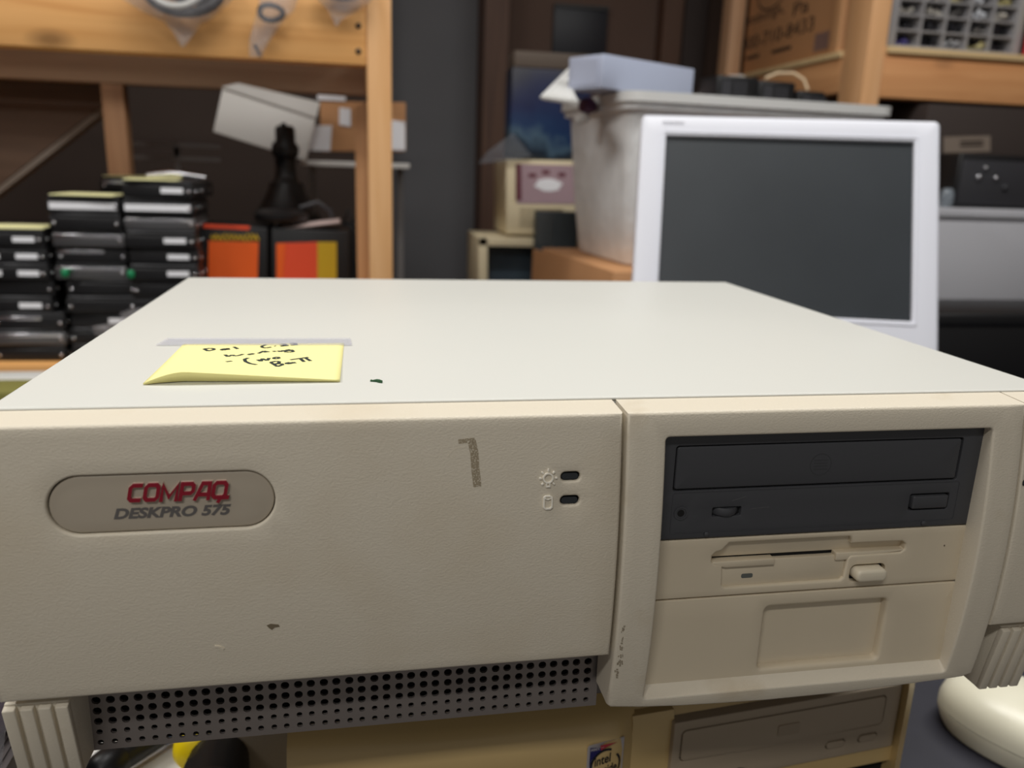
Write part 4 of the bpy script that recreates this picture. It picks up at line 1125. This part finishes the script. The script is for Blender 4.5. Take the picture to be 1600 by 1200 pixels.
# translucent storage bin with its lid
M_bin = clear('milky_bin_plastic', (250, 252, 253), 0.93, 0.35)
M_lid = mat('white_lid_plastic', (216, 216, 214), 0.4)
bn = thing('storage_bin', 'translucent storage bin with a white lid on the brown carton', 'bin', (690, 1020, -57))
bw, bdp = 440, 300
bm_ = MB()
o_ = [(-16, 0), (bw, 0), (bw, bdp), (-16, bdp)]
def bloop(inset, z, r=26):
    return [(*(cr @ Vector((x, y, 0))).to_2d(), z) for x, y in rrect(4+inset, 2+inset, bw+10-inset, bdp-inset, r, 5)]
loops = [bloop(26, -56, 30), bloop(22, -50, 32), bloop(12, 40, 30), bloop(4, 150, 28), bloop(2, 176, 28), bloop(-7, 178, 30), bloop(-7, 190, 30)]
n = len(loops[0])
for L_ in loops: bm_.v += [Vector(p) for p in L_]
for j in range(len(loops)-1):
    for i in range(n): bm_.f.append((j*n+i, j*n+(i+1) % n, (j+1)*n+(i+1) % n, (j+1)*n+i))
bm_.f.append(list(range(n))[::-1])
bm_.build('bin_body', M_bin, bn, smooth=50)
ld = MB(); la = bloop(-12, 188, 30); lb = bloop(-12, 202, 30); lc = bloop(6, 203, 24)
for L_ in (la, lb, lc): ld.v += [Vector(p) for p in L_]
for j in range(2):
    for i in range(n): ld.f.append((j*n+i, j*n+(i+1) % n, (j+1)*n+(i+1) % n, (j+1)*n+i))
ld.f.append(list(range(2*n, 3*n))); ld.f.append(list(range(n))[::-1])
ld.build('bin_lid', M_lid, bn, smooth=40)
hp = cr @ Vector((-34, 120, 176)) ; P = at(918, 166, 1010)
MB().tube([(P[0]-10, 1004, P[2]), (P[0]+2, 1010, P[2]+1), (P[0]+12, 1022, P[2])], [10, 13, 9], 14).build('lid_latch', mat('dark_purple_plastic', (74, 40, 74), .5), bn, smooth=60)
MB().tube([(P[0]-14, 1020, P[2]-24), (P[0]-4, 1016, P[2]-14), (P[0]+4, 1018, P[2]-20)], [7, 12, 6], 12).build('latch_mount', M_lid, bn, smooth=60)
# things dimly visible inside the bin
q = random.Random(11)
for k, (cx_, cz_, r_, c_) in enumerate(((50, 92, 26, (70, 74, 84)), (110, 10, 40, (60, 60, 64)), (150, 90, 30, (190, 176, 160)), (190, 30, 46, (80, 78, 76)), (300, 0, 44, (70, 70, 78)))):
    p = cr @ Vector((cx_+20, 150, cz_))
    crumple('bin_content', (p.x, p.y, p.z+6), (r_, r_*.9, r_*.8), mat('packed_thing_%d' % k, c_, .6), ['crumpled dark wrap low in the bin', 'black bundle in the middle of the bin', 'pale bundle high in the bin', 'grey bundle in the bin behind the monitor', 'dark bundle at the far end of the bin'][k], 'bundle', 20+k, .2, 16, 10)
# loose white lid under the blue-grey box
Z0 = 204.2
slo = thing('loose_lid', 'loose white lid sticking out under the blue-grey box', 'lid', (500, 1020, Z0))
C4 = [Vector(at(846, 152, 935)), Vector(at(893, 105, 1060)), Vector(at(884, 119, 1035)), Vector(at(902, 161, 905))]
nl = (C4[1]-C4[0]).cross(C4[3]-C4[0]).normalized()
slr = MB(); slr.add([*C4, *[p+nl*4 for p in C4]], [(0, 1, 2, 3), (4, 7, 6, 5), (0, 4, 5, 1), (1, 5, 6, 2), (2, 6, 7, 3), (3, 7, 4, 0)])
slr.build('lid_plate', M_lid, slo, bevel=1)
cen = sum(C4, Vector((0, 0, 0)))/4
for s_ in (1.0, 0.86):
    L4 = [cen+(p-cen)*s_ for p in C4]
    MB().tube(L4, 2.4, 8, True).build('lid_rim', M_lid, slo, smooth=60)
# blue-grey box
BG = Matrix.Translation((474, 910, Z0)) @ Matrix.Rotation(math.radians(30), 4, 'Z')
M_bg = mat('blue_grey_card', (176, 184, 206), .55)
gbx = thing('flat_box', 'flat blue-grey box lying on the bin lid', 'box', (540, 1000, Z0+6.5))
bb = MB(); bb.box((0, 0, 0), (212, 72, 47), BG); bb.build('box_body', M_bg, gbx, bevel=1.5)
bb = MB(); bb.box((-.8, 10, 6), (0.3, 62, 41), BG); bb.build('end_flap', M_bg, gbx)
# black adapters and bubble wrap on the lid
for k, (u, y_, w_, h_) in enumerate(((1165, 1010, 80, 44), (1228, 1015, 72, 40), (1284, 1020, 56, 28))):
    p = at(u, 150, y_)
    o_ = thing('power_brick', ['black power brick next to the blue-grey box', 'middle black power brick of the row on the bin lid', 'low black power brick at the far end of the bin lid'][k], 'power brick', (p[0], y_+30, 203.5), math.radians(8), 'black power bricks on the bin lid')
    box((-w_/2, 0, 0.2), (w_/2, 60, h_)).build('brick_body', M_blackp, o_, world=False, bevel=4, seg=2)
    box((-w_/2+8, -1, 6), (-w_/2+26, 0.6, h_-8)).build('brick_plate', M_dkgrey, o_, world=False)
    for j in range(3): box((-w_/2+32+j*9, -1, 8), (-w_/2+37+j*9, .6, h_-8)).build('vent_slot', M_dkgrey, o_, world=False)
pts = [at(u, v, y_) for u, v, y_ in ((1196, 122, 1000), (1215, 114, 1005), (1240, 114, 1005), (1256, 124, 1000), (1262, 140, 995))]
tag(MB().tube([tuple(p) for p in pts], 2.4, 8).build('beige_cord', mat('beige_cord', (196, 172, 140), .6), smooth=60), 'beige cord looping over the black power bricks', 'cord')
p = at(1175, 118, 1060)
crumple('bubble_wrap', (p[0], 1120, 228), (52, 22, 24), clear('bubble_film', (226, 220, 214), .5, .12), 'strip of clear bubble wrap behind the blue-grey box', 'bubble wrap', 31, .25)
p = at(1050, 92, 1110)
crumple('tissue_scrap', (p[0], 1120, 228), (34, 22, 24), mat('pinkish_tissue', (206, 186, 186), .8), 'pinkish tissue scrap behind the blue-grey box', 'tissue', 33, .35)

# ------------------------------------------------------------------ flat monitor
M_sil = mat('silver_white_plastic', (222, 224, 234), .38)
M_scr = mat('dark_matt_screen', (52, 56, 60), .4, spec=.3, var=.18, vscale=9)
mt = thing('monitor', 'silver flat computer monitor with a dark blank screen, leaning back', 'monitor', (660, 735, DZ))
def Rm():
    return Matrix.Translation((644.8, 647.8, 28.4)) @ Matrix.Rotation(-0.3038, 4, 'Z') @ Matrix.Rotation(-0.38854, 4, 'X') @ Matrix.Rotation(-0.0029, 4, 'Y')
MM = Rm()
def mm_(mb): mb.v = [MM @ p for p in mb.v]; return mb
sc_in = rrect(-152, -114, 152, 114, 1.0, 2)
bz_ = mm_(plate(rrect(-184.5, -166, 182.5, 141.5, 7, 5), [(sc_in, 5.0, 1.5)], lambda x, z: -2.0-0.0*x, 24, r=4, grid=16)).build('bezel', M_sil, mt, smooth=50)
ib = MB(); q = rrect(-156.5, -118.5, 156.5, 118.5, 2, 3); ib.ribbon(q, 2.2, lambda p: (p[0], -3.0, p[1]), lambda p: (p[0], 0, p[1]), True); mm_(ib).build('inner_rim', M_sil, bz_, smooth=50)
mm_(box((-153, 3.2, -115), (153, 6, 115))).build('screen', M_scr, mt)
mm_(MB().box((-182, 20, -163), (180, 30, 139)).box((-150, 30, -120), (150, 62, 100))).build('rear_shell', M_sil, mt, bevel=6)
em = MB()
for k in range(7): em.ribbon([(-157+4.0*k, 128), (-157+4.0*k, 131.5), (-154.6+4.0*k, 131.5), (-154.6+4.0*k, 128)], .8, lambda p: (p[0], -2.5, p[1]), lambda p: (p[0], -1.8, p[1]))
mm_(em).build('maker_emblem', mat('grey_emblem', (150, 150, 160), .4), bz_)
nk = MB(); nk.prism([(690, DZ+14), (760, DZ+14), (770, -120), (760, -40), (725, -40), (715, -120)], lambda p: (610+.3*(p[0]-700)*0, p[0], p[1]), lambda p: (720, p[0], p[1])); nk.build('stand_neck', M_sil, mt, bevel=4)
MB().lathe([(115, 0.2), (118, 6), (100, 14), (60, 18)], (665, 735, DZ), 'z', 40).build('stand_base', M_sil, mt, smooth=40)

# ------------------------------------------------------------------ right wooden shelf
sr = thing('wooden_shelf', 'pine shelf at the upper right carrying the compartment box and carton', 'shelf', (1500, 1580, -1050))
box((1107.8, 1250, -1050), (1148, 1334, 1100)).build('post', wood('pine_post_tan', (216, 162, 110), (236, 184, 134), 'z'), sr, bevel=1.5)
box((1108, 1900, -1050), (1148, 1960, 1100)).build('post', wood('pine_post_brown', (196, 152, 116), (214, 172, 134), 'z'), sr, bevel=1.5)
box((1108, 1360, 345), (1146, 1391, 1100)).build('post', wood('pine_post_mid', (216, 162, 112), (232, 180, 132), 'z'), sr, bevel=1.5)
box((1148.5, 1250, 249), (2200, 1288, 331)).build('front_rail', WR, sr, bevel=1.5)
box((1108, 1335, 262), (1144, 1899, 331)).build('side_rail', wood('pine_side_rail', (208, 150, 100), (226, 170, 118), 'y'), sr, bevel=1.5)
MB().prism(ccw([(1149, 1242), (2200, 1242), (2200, 1899), (1102, 1899), (1102, 1335.5), (1149, 1335.5)]), lambda p: (p[0], p[1], 332), lambda p: (p[0], p[1], 344)).build('deck_board', wood('plywood_edge', (206, 176, 128), (226, 198, 150), 'x'), sr, bevel=1)
# cardboard carton whose lettered side faces the gap
ct = thing('cardboard_box', 'brown cardboard box with black lettering on the right shelf', 'box', (1300, 1640, 345))
box((1152, 1402, 345), (1480, 1890, 700)).build('box_body', M_card, ct, bevel=2)
M_blkt = mat('black_carton_print', (52, 40, 34), .7)
def side(u0, v0, size_w, size_h, body, slope_fix=0.0):
    x_ = 1152
    d = CR.T @ np.array([(u0-800)/CF, (v0-600)/CF, 1.0]); P = CC + (x_-CC[0])/d[0]*d
    text('printed_lettering', body, 30, M_blkt, ct, lambda x, y, dd: (x_-.4-dd, P[1]-x, P[2]+y), bold=0.03, width=size_w, height=size_h)
def onx(u, v, x_=1152):
    d = CR.T @ np.array([(u-800)/CF, (v-600)/CF, 1.0]); return CC + (x_-CC[0])/d[0]*d
A, B = onx(1158, 50), onx(1224, 32); side(1158, 48, A[1]-B[1], 30, 'Pittsburgh,')
A, B = onx(1238, 26), onx(1262, 20); side(1239, 26, A[1]-B[1], 30, 'Pa')
A, B = onx(1148, 82), onx(1270, 52); side(1148, 84, A[1]-B[1], 32, '1-800-710-8433')
for (u, v, u2, v2) in ((1166, 92, 1186, 87), (1206, 82, 1236, 75)):
    A, B = onx(u, v), onx(u2, v2)
    MB().box((1151, B[1], A[2]-4), (1152.2, A[1], A[2]+4)).build('printed_line', M_blkt, ct)
cc_ = onx(1206, -10); rg = MB()
rg.ribbon([(cc_[1]+70*math.cos(2*math.pi*k/30), cc_[2]+36*math.sin(2*math.pi*k/30)) for k in range(30)], 5, lambda p: (1151.4, p[0], p[1]), lambda p: (1152.2, p[0], p[1]), True); rg.build('printed_ring', M_blkt, ct)
A = onx(1284, 64); MB().box((1150.8, A[1]-30, A[2]-20), (1152.3, A[1]+30, A[2]+18)).build('tape_patch', mat('mauve_tape', (140, 112, 104), .5), ct)

# compartment box full of small parts
M_gry = mat('grey_organiser_plastic', (160, 158, 160), .5)
P0, P1 = at(1402, 66, 1285), at(1590, 88, 1285)
x0, x1 = P0[0]-24, P1[0]; z0 = 345
og = thing('compartment_box', 'grey compartment organiser full of small parts on the right shelf', 'organiser', ((x0+x1)/2, 1305, z0))
H_ = 220
box((x0, 1326, z0+.3), (x1, 1332, z0+H_)).build('back_plate', M_dkgrey, og)
for xx in (x0, x1-18): box((xx, 1282, z0+.3), (xx+18, 1326, z0+H_)).build('side_wall', M_gry, og, bevel=1.5)
for zz in (z0+.3, z0+H_-10): box((x0+18, 1282, zz), (x1-18, 1326, zz+9)).build('end_wall', M_gry, og, bevel=1)
nc = 5; cw = (x1-x0-36)/nc
for k in range(1, nc): box((x0+18+k*cw-2, 1284, z0+9), (x0+18+k*cw+2, 1326, z0+H_-10)).build('divider', M_gry, og)
rows_ = 7; rh = (H_-20)/rows_
for k in range(1, rows_): box((x0+18, 1285, z0+9+k*rh-1.6), (x1-18, 1326, z0+9+k*rh+1.6)).build('divider', M_gry, og)
q = random.Random(5)
bits = [mat('bits_%d' % k, c, .5) for k, c in enumerate(((40, 40, 46), (76, 70, 130), (206, 200, 190), (180, 170, 120), (110, 106, 104), (214, 216, 222)))]
cells = {(0, 0): 1, (1, 0): 0, (2, 0): 5, (3, 0): 3, (4, 0): 0, (0, 1): 0, (1, 1): 0, (2, 1): 0, (3, 1): 4, (4, 1): 0, (0, 2): 2, (1, 2): 2, (2, 2): 4, (3, 2): 5, (4, 2): 2}
for i in range(nc):
    for j in range(rows_):
        k = cells.get((i, j), q.randrange(6)); mb = MB()
        for _ in range(9):
            cx_, cz_ = x0+18+i*cw+q.uniform(7, cw-7), z0+9+j*rh+q.uniform(4, rh*.62)
            s_ = q.uniform(2.5, 6); T = Matrix.Translation((cx_, q.uniform(1290, 1320), cz_)) @ Matrix.Rotation(q.uniform(0, 3), 4, Vector((q.random()+.1, q.random(), q.random())))
            mb.box((-s_, -s_*.6, -s_), (s_*1.4, s_*.6, s_*.8), T)
        mb.build('small_parts', bits[k], og, kind='stuff')
p = at(1584, 84, 1275)
rbx = thing('card_pack', 'red and yellow card pack beside the compartment organiser', 'pack', (p[0]+40, 1280, 345))
box((x1+3, 1262, 345.2), (x1+70, 1276, 392)).build('red_half', mat('red_card', (214, 56, 68), .5), rbx)
box((x1+3, 1262, 392), (x1+70, 1276, 470)).build('yellow_half', mat('yellow_card', (240, 206, 40), .5), rbx)
box((x1+3, 1261.4, 346), (x1+70, 1262.2, 350)).build('white_edge', M_lab, rbx)

# things under the right shelf
cz1 = at(1530, 326, 1100)[2]
M_cab = mat('grey_painted_metal', (196, 196, 202), .45)
gc = thing('metal_cabinet', 'grey metal cabinet beneath the right shelf', 'cabinet', (1560, 1350, DZ))
box((1130, 1104, DZ), (2100, 1240, cz1-18)).build('cabinet_body', M_cab, gc, bevel=2)
box((1122, 1096, cz1-17.5), (2110, 1242, cz1)).build('cabinet_top', M_cab, gc, bevel=2)
for k in (0, 1): box((1140+480*k, 1101, DZ+20), (1606+480*k, 1104.5, cz1-24)).build('cabinet_door', M_cab, gc, bevel=1)
bp = at(1530, 489, 800)
bk_ = thing('black_box', 'plain black box between the monitor and the grey cabinet', 'case', (1150, 860, DZ))
box((900, 800, DZ), (1700, 940, bp[2]-10)).build('case_body', M_blackp, bk_, bevel=6)  # plain black box filling the dark area right of the monitor
box((898, 798, bp[2]-24), (1702, 942, bp[2])).build('case_lid', M_blackp, bk_, bevel=6)
bx = thing('black_projector', 'black equipment box with knobs on top of the grey cabinet', 'equipment', (1380, 1160, cz1))
A, B = at(1488, 325, 1110), at(1620, 244, 1110)
box((A[0], 1112, cz1+.2), (B[0]+160, 1225, B[2])).build('housing', M_blackp, bx, bevel=5)
box((A[0]+6, 1108, cz1+8), (B[0]+130, 1112.5, B[2]-12)).build('front_plate', M_dkgrey, bx, bevel=1)
for u, v, r_ in ((1529, 277, 5), (1556, 278, 4), (1570, 293, 5), (1540, 262, 3)):
    P = at(u, v, 1106); MB().lathe([(r_, 3), (r_, -4), (r_*.6, -6)], (P[0], 1108, P[2]), 'y', 14).build('knob', M_steel if v < 280 else M_dkgrey, bx, smooth=60)
p = at(1480, 312, 1105)
tag(MB().lathe([(11, 0.2), (13, 8), (13, 24), (9, 34), (5, 36)], (p[0]+2, 1110, cz1), 'z', 14).build('glass_jar', clear('jar_glass', (170, 180, 190), .45, .1), smooth=60), 'small clear jar on the cabinet edge', 'jar')
lb = thing('labelled_box', 'dark box with a tan paper label under the right shelf', 'box', (1400, 1236, cz1))
A, B = at(1440, 240, 1226), at(1640, 196, 1226)
box((A[0], 1226, cz1+.1), (B[0]+100, 1340, 240)).build('box_body', mat('dark_brown_card', (60, 50, 46), .8), lb, bevel=2)
patch('tan_label', [(1474, 239), (1474, 214), (1547, 212), (1547, 237)], 1226, mat('tan_label', (134, 120, 108), .7), lb)
for v in (220, 226): patch('print_line', [(1500, v+2.5), (1500, v), (1536, v-1), (1536, v+1.5)], 1224.5, M_blkt, lb)
tag(box((1145, 1960, 345), (2200, 1985, 1100)).build('wall_board', M_brownwall), kind='structure')
tag(box((1149, 1500, -1050), (2200, 1530, 325)).build('wall_partition', M_brownwall), kind='structure')
